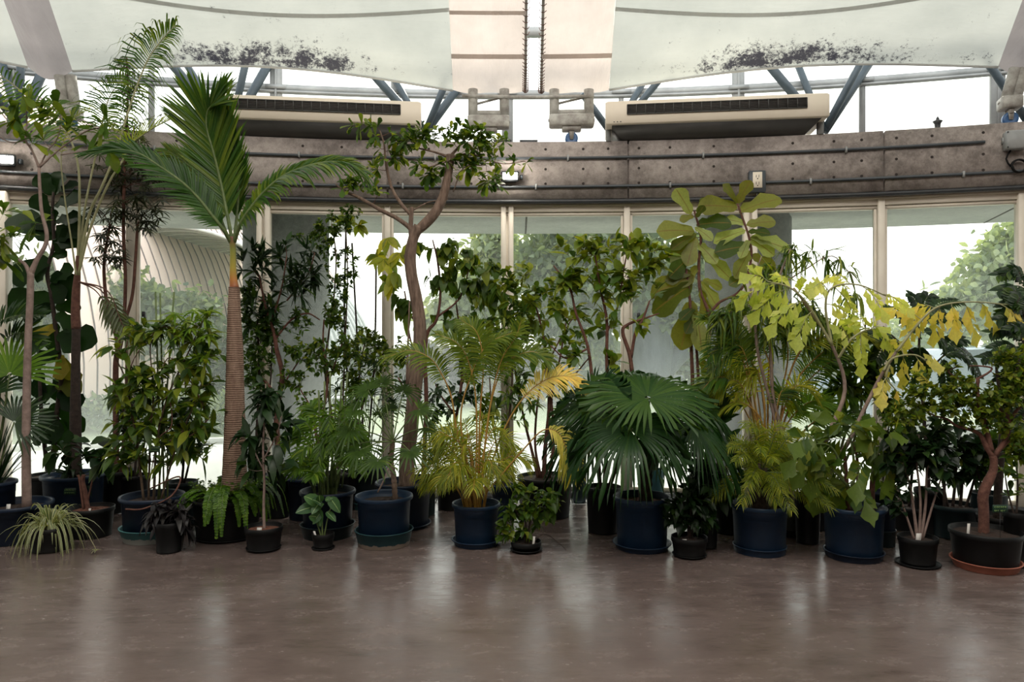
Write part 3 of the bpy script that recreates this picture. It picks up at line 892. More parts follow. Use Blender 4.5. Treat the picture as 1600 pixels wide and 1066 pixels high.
em, nt, out = new_mat('lamp_glow'); e = nt.nodes.new('ShaderNodeEmission'); e.inputs[0].default_value = (1, .95, .85, 1); e.inputs[1].default_value = 14
nt.links.new(e.outputs[0], out.inputs[0])
def wall_lamp(px, py, label):
    q = P_on(px, py, RB - .10); t = math.atan2(q[0], q[1] - CY)
    o = thing('wall_lamp', pol(t, RB - .04, q[2] - .05), label, 'lamp', 'lit lamps on the beam')
    mb = MB(); radial_box(mb, t, RB - .035, .12, .07, q[2] - .045, q[2] + .045, bev=.008); mb.build('housing', M['dark_metal'], o)
    mb = MB(); radial_box(mb, t, RB - .08, .17, .03, q[2] - .05, q[2] + .05, bev=.01); mb.build('bezel', M['dark_metal'], o)
    mb = MB(); radial_box(mb, t, RB - .098, .14, .012, q[2] - .032, q[2] + .032, bev=.004); mb.build('lamp_glass', em, o)
    mb = MB(); radial_box(mb, t + .007, RB - .04, .03, .04, q[2] - .02, q[2] + .02); mb.build('bracket', M['conduit'], o)
    ld = bpy.data.lights.new('lamp_light', 'POINT'); ld.energy = 6; ld.color = (1, .93, .82); ld.shadow_soft_size = .04
    lo = bpy.data.objects.new('lamp_light', ld); lo.location = pol(t, RB - .16, q[2]); COL.objects.link(lo)
wall_lamp(797, 275, 'small lit lamp on the beam just right of the branching tree crown')
wall_lamp(6, 249, 'small lit lamp on the beam at the far left edge')

q = P_on(1182, 285, RB - .02); t = math.atan2(q[0], q[1] - CY)
o = thing('power_outlet', pol(t, RB, q[2] - .1), 'grey outlet box with a cream double socket on the beam above the fiddle leaf fig', 'outlet')
mb = MB(); radial_box(mb, t, RB - .035, .15, .07, q[2] - .10, q[2] + .10, bev=.006); mb.build('box', M['conduit'], o)
mb = MB(); radial_box(mb, t, RB - .074, .085, .008, q[2] - .062, q[2] + .085, bev=.003); pl = mb.build('cover_plate', M['ac_cream'], o)
mb = MB()
for dz in (.045, -.02):
    for dx in (-.0008, .0008): radial_box(mb, t + dx, RB - .079, .004, .004, q[2] + dz - .012, q[2] + dz + .012)
    radial_box(mb, t, RB - .079, .009, .004, q[2] + dz - .026, q[2] + dz - .018)
mb.build('socket_slot', M['hole'], pl)
mb = MB(); mb.tube([pol(t, RB - .04, q[2] - .1), pol(t, RB - .045, q[2] - .15)], .002, 5); mb.lathe(pol(t, RB - .045, q[2] - .165), [(0, 0), (.014, .004), (.014, .012), (0, .018)], 10); mb.build('pull_knob', M['frame_grey'], o)

q = P_on(1584, 221, RB - .02); t = math.atan2(q[0], q[1] - CY)
o = thing('junction_box', pol(t, RB, q[2] - .08), 'square grey junction box on the beam at the right edge', 'junction box')
mb = MB(); radial_box(mb, t, RB - .05, .165, .10, q[2] - .08, q[2] + .08, bev=.01); mb.build('box', M['frame_grey'], o)
for sx in (-.0046, .0046):
    for sz in (-.065, .065): mb = MB(); radial_box(mb, t + sx, RB - .103, .01, .008, q[2] + sz - .005, q[2] + sz + .005); mb.build('screw', M['dark_metal'], o)
mb = MB()
cc = pol(t + .002, RB - .03, q[2] - .22); X = np.array([math.cos(t), -math.sin(t), 0])
pts = [pol(t - .002, RB - .04, q[2] - .08), pol(t - .004, RB - .03, q[2] - .15)] + [cc + .055 * (math.cos(a) * X + math.sin(a) * np.array([0, 0, 1.])) + (0, -.0008 * k, 0) for k, a in enumerate(np.linspace(math.pi, -3 * math.pi, 30))]
mb.tube(smooth_path(pts, 2), .008, 8)
tag(mb.build('coiled_cable', M['pot_black']), 'black cable hanging in a small coil under the grey junction box', 'cable')
# ---------------------------------------------------------------- the garden outside
M['paving'] = mottled('pale_paving', (.55, .55, .50), (.66, .66, .60), 2, .8)
M['lawn'] = mottled('pale_lawn', (.22, .27, .15), (.33, .37, .22), 3, .95, .4, 30)
M['vault'] = mottled('pink_vault_sheet', (.88, .68, .60), (.92, .74, .66), 1.2, .7)
M['vault_rib'] = mottled('vault_rib', (.16, .12, .12), (.24, .19, .19), 4, .7)
M['far_bark'] = mottled('far_bark', (.06, .07, .085), (.12, .13, .15), 6, .95, .6, 12, stretch=(1, 1, .3))
M['car_paint'] = mottled('blue_grey_paint', (.10, .16, .22), (.13, .19, .25), 3, .3)
M['car_glass'] = mottled('car_glass', (.35, .38, .38), (.5, .52, .5), 3, .15)
M['white_iron'] = mottled('white_cast_iron', (.62, .64, .62), (.75, .77, .75), 6, .5)
mb = MB()
ts = np.linspace(-1.2, 1.2, 41)
mb.grid([[pol(t, RG + .1, -.02) for t in ts], [pol(t, 19.6, -.02) for t in ts]])
tag(mb.build('ground_paving', M['paving'], smooth=False), kind='structure')
mb = MB()
arc_slab(mb, -1.2, 1.2, 19.6, 19.75, -.03, .06, 50)
tag(mb.build('kerb', M['paving'], smooth=False), kind='structure')
mb = MB()
mb.grid([[pol(t, 19.75, -.03) for t in ts], [pol(t, 45, -.03) for t in ts], [pol(t, 110, -.03) for t in ts]])
tag(mb.build('ground_lawn', M['lawn'], smooth=False), kind='structure')

def vault(name, X, r, zc, d0, d1, n, sheet, rib, label, tilt=0.0, ribr=.05):
    o = thing(name, (X - r, d0, 0), label, 'building')
    mb = MB(); G = []
    an = np.linspace(-.06, math.pi / 2 + .6, 26)
    for a in an:
        G.append([(X - r + r * math.cos(a) + tilt * (d - d0), d, zc + r * math.sin(a)) for d in np.linspace(d0, d1, 6)])
    mb.grid(G); mb.build('roof_shell', sheet, o)
    for i in range(n):
        f = i / (n - 1); d = d0 + (d1 - d0) * f
        mb = MB(); mb.tube([(X - r + (r + ribr * .6) * math.cos(a) + tilt * (d - d0), d, zc + (r + ribr * .6) * math.sin(a)) for a in an], ribr, 5, cap=False)
        mb.build('rib', rib, o)
    return o
vault('vaulted_pavilion', -7.1, 7.0, .9, 11.8, 33, 54, M['vault'], M['vault_rib'], 'pink ribbed vault of a building beyond the glass at left', .0, .014)
vault('arched_greenhouse', -3.9, 3.4, .5, 15.5, 21, 12, M['car_glass'], M['white_iron'], 'arched glasshouse with white ribs seen between the left column and the branching tree', .0, .04)

def rvec(): 
    v = RNG.normal(size=3); return v / np.linalg.norm(v)

def far_tree(px, py_top, d, blobs, trunk, n, mat, label, name='garden_tree', lsz=.2, tw=.25):
    nested = isinstance(trunk[0][0], (tuple, list))
    base = P(trunk[0][0][0] if nested else trunk[0][0], 533, d); base[2] = -.03
    o = thing(name, base, label, 'tree', 'garden trees')
    mb = MB()
    for br in (trunk if nested else [trunk]):
        pts = np.array([P(x, y, d) for x, y, w in br]); pts[:, 2] = np.maximum(pts[:, 2], -.1)
        mb.tube(smooth_path(pts, 4), smooth_path([[w / FPX * d, 0] for x, y, w in br], 4)[:, 0], 12)
    mb.build('trunk', M['far_bark'], o)
    mb = MB(); wts = np.array([b[2] * b[3] for b in blobs], float); wts /= wts.sum()
    for i in range(n):
        b = blobs[RNG.choice(len(blobs), p=wts)]
        v = rvec() * RNG.random() ** .45
        c = P(b[0], b[1], d) + np.array([v[0] * b[2] / FPX * d, v[1] * b[2] / FPX * d * .8, v[2] * b[3] / FPX * d])
        # clumps of leaves
        for k in range(3):
            q = c + RNG.normal(size=3) * lsz * .6
            mb.leaf('lance', q, rvec() + (0, 0, -.2), rvec() + (0, 0, .8), lsz * RNG.uniform(.7, 1.3), lsz * .55, .2, RNG.random())
    mb.build('crown', mat, o)
    return o
far_tree(1025, 360, 19, [(1000, 430, 120, 60), (900, 470, 90, 90), (1080, 470, 90, 60), (860, 400, 60, 50), (960, 380, 80, 40), (1130, 420, 60, 80)],
         [[(1015, 640, 40), (1015, 590, 34), (1020, 540, 32), (1010, 480, 28), (980, 430, 14)], [(1025, 590, 20), (1060, 555, 15), (1090, 535, 12), (1120, 500, 9)], [(1018, 520, 20), (1045, 470, 14), (1060, 430, 9)]],
         5200, L['far'], 'big forked grey tree beyond the glass behind the fiddle leaf fig', lsz=.26)
far_tree(1570, 360, 30, [(1560, 440, 60, 60), (1600, 400, 60, 60), (1500, 490, 60, 40), (1620, 480, 90, 70), (1440, 520, 50, 20)],
         [(1570, 640, 14), (1572, 560, 12), (1575, 480, 8)], 3000, L['hazy'], 'pale hazy tree in the garden at the far right', lsz=.42)
far_tree(740, 400, 26, [(770, 400, 40, 60), (740, 470, 60, 40), (700, 500, 40, 25)],
         [(765, 640, 10), (765, 560, 8), (768, 450, 5)], 1500, L['hazy'], 'hazy garden tree beyond the glass at the middle post', lsz=.36)
far_tree(130, 400, 14, [(150, 470, 90, 60), (60, 480, 80, 70), (230, 500, 60, 50), (300, 490, 50, 30)],
         [(140, 650, 9), (138, 560, 8), (140, 480, 5)], 3000, L['far'], 'leafy garden tree in front of the pink vault at left', lsz=.2)
# clipped hedges and shrub beds
def hedge(px0, px1, ytop, d, mat, label, n, lsz, hmin=0.0):
    a, b = P(px0, ytop, d), P(px1, ytop, d)
    o = MB()
    for i in range(n):
        u = RNG.random(); x = a[0] + (b[0] - a[0]) * u
        h = a[2] * (1 + .10 * math.sin(9 * u * 3.1) + .06 * math.sin(23 * u))
        z = hmin + (h - hmin) * RNG.random() ** .8
        q = np.array([x, d + RNG.normal() * .35, z])
        o.leaf('lance', q, rvec() + (0, -.3, .5), rvec() + (0, -.5, .4), lsz * RNG.uniform(.7, 1.4), lsz * .5, .2, RNG.random())
    ob = o.build('hedge', mat)
    return tag(ob, label, 'hedge', None)
hedge(-60, 420, 520, 16.5, L['far'], 'loose green hedge beyond the lawn at left, below the pink vault', 5200, .24)
hedge(420, 900, 545, 17.5, L['lav'], 'grey lavender bed beyond the glass either side of the branching tree', 5200, .22)
hedge(880, 1640, 540, 24, L['far'], 'grey green hedge across the garden at right', 7000, .34)
hedge(-80, 460, 615, 12.5, L['far'], 'low bank of shrubs close outside the glass at left', 3200, .14)

def garden_chair(px, py, d, rz, label):
    q = P(px, py, d); q[2] = -.03
    o = thing('garden_chair', q, label, 'chair', 'white garden chairs')
    q = q.copy(); ca, sa = math.cos(rz), math.sin(rz)
    def w(x, y, z): return q + np.array([x * ca - y * sa, x * sa + y * ca, z])
    mb = MB(); mb.lathe(w(0, 0, .44), [(0, 0), (.2, 0), (.22, .01), (.2, .03), (0, .03)], 20); mb.build('seat', M['white_iron'], o)
    for sx, sy in ((-1, -1), (1, -1), (-1, 1), (1, 1)):
        mb = MB(); mb.tube(smooth_path([w(.15 * sx, .15 * sy, .44), w(.17 * sx, .17 * sy, .22), w(.22 * sx, .22 * sy, 0)], 3), .014, 6); mb.build('leg', M['white_iron'], o)
    mb = MB(); ps = smooth_path([w(-.19, .18, .45), w(-.2, .21, .7), w(-.12, .24, .92), w(0, .25, .98), w(.12, .24, .92), w(.2, .21, .7), w(.19, .18, .45)], 4)
    mb.tube(ps, .016, 6)
    for k in range(-2, 3):
        mb.tube(smooth_path([w(.07 * k, .18, .46), w(.09 * k, .22, .7), w(.05 * k, .245, .94)], 3), .012, 5)
    for z in (.58, .7, .82): mb.tube(smooth_path([w(-.17, .2, z), w(-.06, .22, z + .04), w(.06, .22, z - .03), w(.17, .2, z)], 3), .012, 5)
    mb.build('backrest', M['white_iron'], o)
garden_chair(1297, 655, 14.5, .5, 'ornate white garden chair on the lawn, left one of the pair beyond the right windows')
garden_chair(1368, 660, 14.2, -2.4, 'ornate white garden chair on the lawn right of the little white table')
q = P(1330, 655, 14.8); q[2] = -.03
o = thing('garden_table', q, 'round white garden table between the two ornate white chairs', 'table')
mb = MB(); mb.lathe(q + (0, 0, .70), [(0, 0), (.42, 0), (.44, .015), (.42, .03), (0, .03)], 30); mb.build('table_top', M['white_iron'], o)
for k in range(3):
    a = k * 2.09; mb = MB(); mb.tube(smooth_path([q + (.1 * math.cos(a), .1 * math.sin(a), .7), q + (.06 * math.cos(a), .06 * math.sin(a), .35), q + (.32 * math.cos(a), .32 * math.sin(a), 0)], 4), .018, 6); mb.build('leg', M['white_iron'], o)
garden_chair(175, 650, 13.6, .3, 'ornate white garden chair outside the left windows behind the slender stems')
garden_chair(530, 650, 14.0, .1, 'ornate white garden chair outside, left of the branching tree trunk')

# parked car
def car(px, d, label):
    q = P(px, 600, d); q[2] = -.03
    o = thing('parked_car', q, label, 'car')
    W = 1.75; Ln = 4.2
    prof = [(-2.1, .35), (-2.1, .72), (-1.95, .84), (-1.2, .93), (-.55, 1.38), (.65, 1.42), (1.35, 1.02), (2.0, .92), (2.1, .7), (2.1, .35)]
    mb = MB(); v = []
    for s in (-.5, .5):
        for x, z in prof:
            k = 1.0 if z < 1.0 else .82
            v.append(q + np.array([x, s * W * k, z]))
    n = len(prof)
    f = [(i, i + 1, n + i + 1, n + i) for i in range(n - 1)] + [(n - 1, 0, n, 2 * n - 1), tuple([3, 4, 5, 6]), (n + 6, n + 5, n + 4, n + 3), (2, 3, 6, 7), (n + 7, n + 6, n + 3, n + 2), (1, 2, 7, 8), (n + 8, n + 7, n + 2, n + 1), (0, 1, 8, 9), (n + 9, n + 8, n + 1, n)]
    mb.add(v, f); mb.build('body', M['car_paint'], o, smooth=False)
    for (x0, x1, x2, x3) in ((-1.05, -.5, .02, .02), (.1, .1, .62, 1.15)):
        mb = MB(); y = -.5 * W * .84
        mb.add([q + (x0, y - .06, .97), q + (x3, y - .06, .99), q + (x2, y + .01, 1.34), q + (x1, y + .01, 1.32)], [(0, 1, 2, 3)])
        mb.build('side_window', M['car_glass'], o)
    mb = MB(); mb.add([q + (1.30, -.66, 1.06), q + (1.30, .66, 1.06), q + (.70, .62, 1.39), q + (.70, -.62, 1.39)], [(0, 1, 2, 3)]); mb.build('windscreen', M['car_glass'], o)
    for sx in (-1.3, 1.3):
        for sy in (-.5, .5):
            mb = MB(); c = q + np.array([sx, sy * W, .32]); v = []; nn = 24
            for (dy, rr) in ((-.1, 0), (-.1, .32), (.1, .32), (.1, 0)):
                v += [c + np.array([rr * math.cos(2 * math.pi * k / nn), dy, rr * math.sin(2 * math.pi * k / nn)]) for k in range(nn)]
            mb.add(v, [(i * nn + k, i * nn + (k + 1) % nn, (i + 1) * nn + (k + 1) % nn, (i + 1) * nn + k) for i in range(3) for k in range(nn)])
            mb.build('wheel', M['pot_black'], o)
car(1500, 12.6, 'blue grey car parked outside behind the small right hand tree')
# electric post box with two dark sockets by the big tree
q = P(1058, 600, 13.0); q[2] = -.03
o = thing('power_pedestal', q, 'pale post with a grey two socket box on the lawn by the big tree', 'pedestal')
mb = MB(); mb.box(q + (0, 0, .35), (.3, .14, .76), 0, bev=.01); mb.build('post', M['white_iron'], o)
z0 = EYE - (592 - 533) / FPX * 13.0
mb = MB(); mb.box((q[0], q[1] - .09, z0), (.16, .05, .13), 0, bev=.006); bx = mb.build('socket_box', M['conduit'], o)
mb = MB()
for s in (-.035, .035): mb.tube([(q[0] + s, q[1] - .112, z0), (q[0] + s, q[1] - .128, z0)], .026, 14)
mb.build('socket', M['pot_black'], bx)
# ---------------------------------------------------------------- pots
def unitv(): 
    v = RNG.normal(size=3); return v / np.linalg.norm(v)
UP = np.array([0, 0, 1.0])
FILL = {}
def pot(px, rimy, hw, base=None, h=None, mat='pot_black', label='', name='potted_plant', cat='potted plant', saucer=None, soil='soil', style='rolled', group=None):
    """px, rimy, hw: where the rim shows and its half width; base: lowest visible row of pot (or saucer) or h: its height.
    saucer=(mat, half width px, height, label)"""
    w_ = max(hw, saucer[1] if saucer else 0)
    if base is not None: d = 1725.0 / (base - 533) / (1 - w_ / FPX)
    else: d = (EYE - h) * FPX / (rimy - 533)
    c = P(px, 533, d); c[2] = 0
    R = hw / FPX * d
    zt = EYE - (rimy - 533) / FPX * d
    z0 = .012 if saucer else 0.0
    o = thing(name, (c[0], c[1], z0), label, cat, group)
    mb = MB()
    rb = R * (.84 if style == 'rolled' else .84)
    t = .008
    if style == 'rolled':
        lip = min(.030, R * .15); Ri = R * .925
        prof = [(0, z0), (rb * .97, z0), (rb, z0 + .008), (Ri - .004, zt - lip - .004), (R * .985, zt - lip), (R, zt - lip * .8), (R, zt - .012), (R * .985, zt - .002), (R * .965, zt), (R * .94, zt - .002), (R * .915, zt - .012), (R * .90, zt - .09), (0, zt - .09)]
    elif style == 'nursery':
        prof = [(0, z0), (rb, z0), (rb + .002, z0 + .012), (rb * 1.01, z0 + .014), (R * .955, zt - .035), (R * .99, zt - .032), (R, zt - .028), (R, zt), (R * .97, zt + .002), (R * .95, zt - .004), (R * .92, zt - .05), (0, zt - .05)]
    else:
        prof = [(0, z0), (rb * .9, z0), (rb, z0 + .02), (R * .99, zt - .01), (R, zt), (R * .95, zt), (R * .93, zt - .012), (R * .9, zt - .06), (0, zt - .06)]
    mb.lathe((c[0], c[1], 0), prof, 48); mb.build('pot', M[mat], o)
    sd = {'rolled': .055, 'nursery': .03, 'plain': .04}[style]
    mb = MB(); G = []; rs = R * .915
    for i in range(9):
        rr = rs * i / 8
        G.append([(c[0] + rr * math.cos(a), c[1] + rr * math.sin(a), zt - sd + .015 * (1 - (i / 8) ** 2) + RNG.normal() * .003 * (i < 8)) for a in np.linspace(0, 2 * math.pi, 25)])
    mb.grid(G); mb.build('soil', M[soil], o)
    if saucer:
        sm, shw, sh, sl = saucer
        r = shw / FPX * d
        s = MB(); rbb = max(r * .88, rb * 1.02)
        if rbb > r * .97: r = rbb * 1.06
        s.lathe((c[0], c[1], 0), [(0, 0), (rbb * .98, 0), (rbb, .006), (r * .985, sh - .006), (r + .003, sh - .005), (r + .003, sh), (r * .97, sh), (r * .955, sh - .006), (rbb * .96, .011), (0, .011)], 48)
        tag(s.build('plant_saucer', M[sm]), sl, 'saucer', 'saucers under the pots')
    info = dict(o=o, c=c, d=d, R=R, zt=zt, zs=zt - sd)
    return info

def stemify(path, d, info=None):
    """[(px, py, halfwidth px[, depth offset])] -> points and radii"""
    pts, rad = [], []
    for q in path:
        dd = d + (q[3] if len(q) > 3 else 0)
        pts.append(P(q[0], q[1], dd)); rad.append(q[2] / FPX * dd)
    if info is not None:                      # root the first point in the soil
        pts[0] = pts[0].copy(); pts[0][2] = info['zs'] - .01
        v = pts[0][:2] - info['c'][:2]; l = math.hypot(*v)
        if l > info['R'] * .6:
            pts[0][:2] = info['c'][:2] + v / l * info['R'] * .6
    k = 5
    return smooth_path(pts, k), smooth_path([[r, 0] for r in rad], k)[:, 0]

def put_leaves(mb, path, kind, L_, W_, n, tint, droop=.3, spread=1.0, lift=.1, start=.25, whorl=0, jl=.25, face=None):
    """leaves along the outer part of a twig, or a whorl at its tip"""
    k = len(path); tdir = nrm(path[-1] - path[max(0, k - 3)])
    for i in range(n):
        f = start + (1 - start) * (i + RNG.random() * .8) / n
        if whorl: f = 1 - .10 * RNG.random()
        x = f * (k - 1); a = int(min(x, k - 2)); o = path[a] + (path[a + 1] - path[a]) * (x - a)
        side = unitv(); side = side - tdir * (side @ tdir); side = nrm(side)
        dr = nrm(tdir * (.45 if not whorl else .35 + .4 * RNG.random()) + side * spread + UP * lift)
        up = UP + unitv() * .45 + np.array([0, -.25, 0])
        s = 1 + jl * RNG.normal(); s = min(max(s, .55), 1.5)
        t = min(1, max(0, tint[0] + tint[1] * RNG.normal()))
        mb.leaf(kind, o, dr, up, L_ * s, W_ * s, droop * (1 + .5 * RNG.normal()), t)

def grow(info, stems, blobs, n, leaf, wood, lmat, twig_r=.0028, flat=.75, extra_root=True, twigmat=None, woodname='trunk', d=None, twig_tint=.5, sides=7, jitter=.25):
    """woody plant: stems drawn as paths, twigs reaching into the crown volumes, leaves on the twigs
    blobs: (px, py, rx px, ry px[, depth offset[, weight]])   leaf: dict for put_leaves"""
    d = d or info['d']; o = info['o']
    wb, fb = MB(), MB()
    nodes, nrad = [], []
    for i, s in enumerate(stems):
        root = info if (extra_root and abs(s[0][1] - (533 + (EYE - info['zs']) / info['d'] * FPX)) < 45) else None
        pts, rad = stemify(s, d, root)
        wb.tube(pts, rad, sides)
        # resample
        for a in range(len(pts) - 1):
            if pts[a][2] > info['zt'] + .08:
                nodes.append(pts[a]); nrad.append(rad[a])
        nodes.append(pts[-1]); nrad.append(rad[-1])
    nodes = np.array(nodes); nrad = np.array(nrad)
    w = np.array([b[2] * b[3] * (b[5] if len(b) > 5 else 1) for b in blobs], float); w /= w.sum()
    T = []
    for i in range(n):
        b = blobs[RNG.choice(len(blobs), p=w)]
        dd = d + (b[4] if len(b) > 4 else 0)
        v = unitv() * RNG.random() ** .4
        T.append(P(b[0], b[1], dd) + np.array([v[0] * b[2], v[1] * min(b[2], b[3], 60) * flat, v[2] * b[3]]) / FPX * dd)
    T = np.array(T)
    dist = np.array([np.min(np.linalg.norm(nodes - t, axis=1)) for t in T])
    for t in T[np.argsort(dist)]:
        dv = nodes - t
        cost = np.linalg.norm(dv, axis=1) + .5 * np.maximum(0, dv[:, 2])
        j = int(np.argmin(cost)); a = nodes[j]; L0 = float(np.linalg.norm(t - a))
        if L0 < .015: continue
        mid = (a + t) / 2 + np.array([0, 0, -.12 * L0]) + unitv() * L0 * .1
        k = max(3, int(L0 / .05) + 2)
        s = np.linspace(0, 1, k)[:, None]
        path = (1 - s) ** 2 * a + 2 * s * (1 - s) * mid + s ** 2 * t
        r0 = min(nrad[j] * .75, twig_r * (1 + L0 * 3))
        rr = np.linspace(r0, max(.0010, r0 * .45), k)
        wb.tube(path, rr, 4, cap=False, mat=1 if twigmat else 0)
        nodes = np.vstack([nodes, path[1:]]); nrad = np.concatenate([nrad, rr[1:]])
        put_leaves(fb, path, **leaf)
    wb.build(woodname, [M[wood]] + ([M[twigmat]] if twigmat else []), o)
    fb.build('foliage', L[lmat], o)

def leafopt(kind='ovate', L_=.07, W_=.035, n=6, tint=(.4, .25), **k):
    dct = dict(kind=kind, L_=L_, W_=W_, n=n, tint=tint); dct.update(k); return dct

def frond(o, path, d, n=30, ll=60, kind='blade', mat='palm', wid=5, r=3.0, start=.25, ang=(75, 35), vee=.35, droop=.5, tint=(.4, .2), stem='stem_green', name='frond', endlen=.35, lpeak=.35, curl=0.0, sides=(1, -1), asym=(1, 1), tilt=None, pts3=None, planar=None, terminal=False):
    """pinnate leaf: path = [(px, py[, depth offset])] of the midrib"""
    if pts3 is None:
        pts = [P(q[0], q[1], d + (q[2] if len(q) > 2 else 0)) for q in path]
    else: pts = pts3
    pts = smooth_path(pts, 8); k = len(pts)
    mb = MB(); mb.tube(pts, np.linspace(r, r * .25, k) / FPX * d, 6, mat=1)
    tan = np.gradient(pts, axis=0); tan /= np.linalg.norm(tan, axis=1, keepdims=True) + 1e-9
    for i in range(n):
        f = start + (1 - start) * (i + .5) / n; x = f * (k - 1); a = int(min(x, k - 2))
        o_ = pts[a] + (pts[a + 1] - pts[a]) * (x - a); tg = tan[a]
        if planar is not None: N = nrm(planar)
        else: N = np.array([0, -.6, .8]) if tilt is None else np.array(tilt, float)
        S = nrm(np.cross(tg, N)); Nn = nrm(np.cross(S, tg))
        u = (i + .5) / n
        prof = (math.sin(math.pi * min(1, (u + .12) / (lpeak * 2 + .24))) if u < lpeak else 1 - (1 - endlen) * ((u - lpeak) / (1 - lpeak)) ** 1.5)
        prof = max(prof, .25)
        an = math.radians(ang[0] + (ang[1] - ang[0]) * u)
        for s in sides:
            am = asym[0] if s > 0 else asym[1]
            dr = tg * math.cos(an) + S * s * math.sin(an) + Nn * vee + unitv() * .06
            l_ = ll / FPX * d * prof * am * RNG.uniform(.9, 1.1)
            mb.leaf(kind, o_, dr, Nn + unitv() * .12 + S * s * -.2, l_, wid / FPX * d * (.7 + .3 * prof), droop * RNG.uniform(.7, 1.3), min(1, max(0, tint[0] + tint[1] * RNG.normal())))
    return mb.build(name, [L[mat], M[stem]], o)

def fan_leaf(o, hub, facing, up, R, n=36, arc=300, split=.45, mat='fanpalm', droop=.35, tint=.5, name='fan_leaf', petiole=None, pr=.006, stem='stem_green', wj=.0, thin=1.0, mb=None):
    """round pleated palm leaf with split tips; petiole: points from the trunk to the hub"""
    own = mb is None
    mb = mb or MB()
    hub = np.asarray(hub, float); Z = nrm(facing); Y = nrm(np.asarray(up, float) - Z * float(np.dot(up, Z))); X = np.cross(Y, Z)
    st = math.radians(arc) / n
    for i in range(n):
        a = -math.radians(arc) / 2 + st * (i + .5)
        rr = R * (1 - .22 * (abs(a) / math.pi) ** 2) * RNG.uniform(.93, 1.04)
        v = []; f = []; e = []
        rs = [.04, .25, split, split + (1 - split) * .35, split + (1 - split) * .7, 1.0]
        for j, q in enumerate(rs):
            half = st / 2 * q * thin
            if j >= 3: half = st / 2 * split * thin * (1.0, .72, .0)[j - 3] * 1.15
            if thin < 1 and j < 3: half = st / 2 * (q + .15) * thin
            for s in (-1, 0, 1):
                if j < 3 or True:
                    dirv = math.cos(a) * Y + math.sin(a) * X; side = -math.sin(a) * Y + math.cos(a) * X
                    pz = (.10 if s else 0) * half * rr * 2.2 
                    p = hub + dirv * q * rr + side * half * rr * s + Z * (pz + .10 * rr * q)
                    p = p - np.array([0, 0, 1]) * droop * rr * (q ** 2.6) * (.55 + .45 * RNG.random() * (j > 3)) 
                    v.append(p); e.append(abs(s))
        for j in range(len(rs) - 1):
            b = j * 3; f += [(b, b + 1, b + 4, b + 3), (b + 1, b + 2, b + 5, b + 4)]
        mb.add(v, f, min(1, max(0, tint + .12 * RNG.normal())), e)
    if petiole is not None:
        pp = smooth_path(list(petiole) + [hub], 5)
        mb.tube(pp, np.linspace(pr * 1.3, pr, len(pp)), 6, mat=1)
    if own: return mb.build(name, [L[mat], M[stem]], o)

def tagstick(info, px, py, label, w=.018, h=.075, lean=.15, mat='white_plastic'):
    d = info['d']; q = P(px, py, d - info['R'] * .35)
    q[2] = max(q[2], info['zs'] + .02)
    mb = MB(); t = .0012
    b = np.array([q[0], q[1], info['zs'] - .015]); top = np.array([q[0] + lean * .05, q[1], info['zs'] + h])
    X = np.array([w / 2, 0, 0]); Y = np.array([0, t, 0])
    v = []
    for c, k in ((b, .3), (b * .7 + top * .3, 1), (top, 1)):
        v += [c - X * k - Y, c + X * k - Y, c + X * k + Y, c - X * k + Y]
    f = [(3, 2, 1, 0), (8, 9, 10, 11)]
    for i in (0, 4):
        for k in range(4): f.append((i + k, i + (k + 1) % 4, i + 4 + (k + 1) % 4, i + 4 + k))
    mb.add(v, f)
    return tag(mb.build('plant_tag', M[mat], smooth=False), label, 'tag', 'white plant tags')
# ================================================================ left third
BS = 'shallow blue grey saucer'
# -- spider plant
p = pot(78, 822, 30, base=868, style='nursery', label='spider plant with arching striped leaves in a small black pot, front row far left', name='potted_spider_plant')
mb = MB()
c0 = p['c'] + (0, 0, p['zs'])
for i in range(135):
    a = RNG.random() * 2 * math.pi; el = RNG.uniform(.5, 1.4)
    dr = np.array([math.cos(a) * math.cos(el), math.sin(a) * math.cos(el) * .8, math.sin(el)])
    o_ = c0 + np.array([math.cos(a), math.sin(a), 0]) * RNG.random() * .03
    mb.leaf('strap', o_, dr, UP * 1.0 + dr * -.5 + unitv() * .2, RNG.uniform(.36, .58), .0135 + .004 * RNG.random(), RNG.uniform(.55, 1.25), RNG.random())
mb.build('foliage', L['varieg'], p['o'])
mb = MB(); q0 = c0 + (0, 0, .03)
q1 = P(150, 868, p['d'] - .1); q1[2] = .02
rn = smooth_path([q0, (q0 + q1) / 2 + (0, 0, .18), q1 + (-.02, 0, .05), q1], 6); mb.tube(rn, .0025, 5)
for i in range(12): mb.leaf('strap', q1, unitv() * (1, 1, .2) + UP * .5, UP, .06, .006, .6, RNG.random(), mat=1)
mb.build('runner', [M['stem_pale'], L['varieg']], p['o'])
tagstick(p, 74, 818, 'white tag among the striped spider plant leaves')

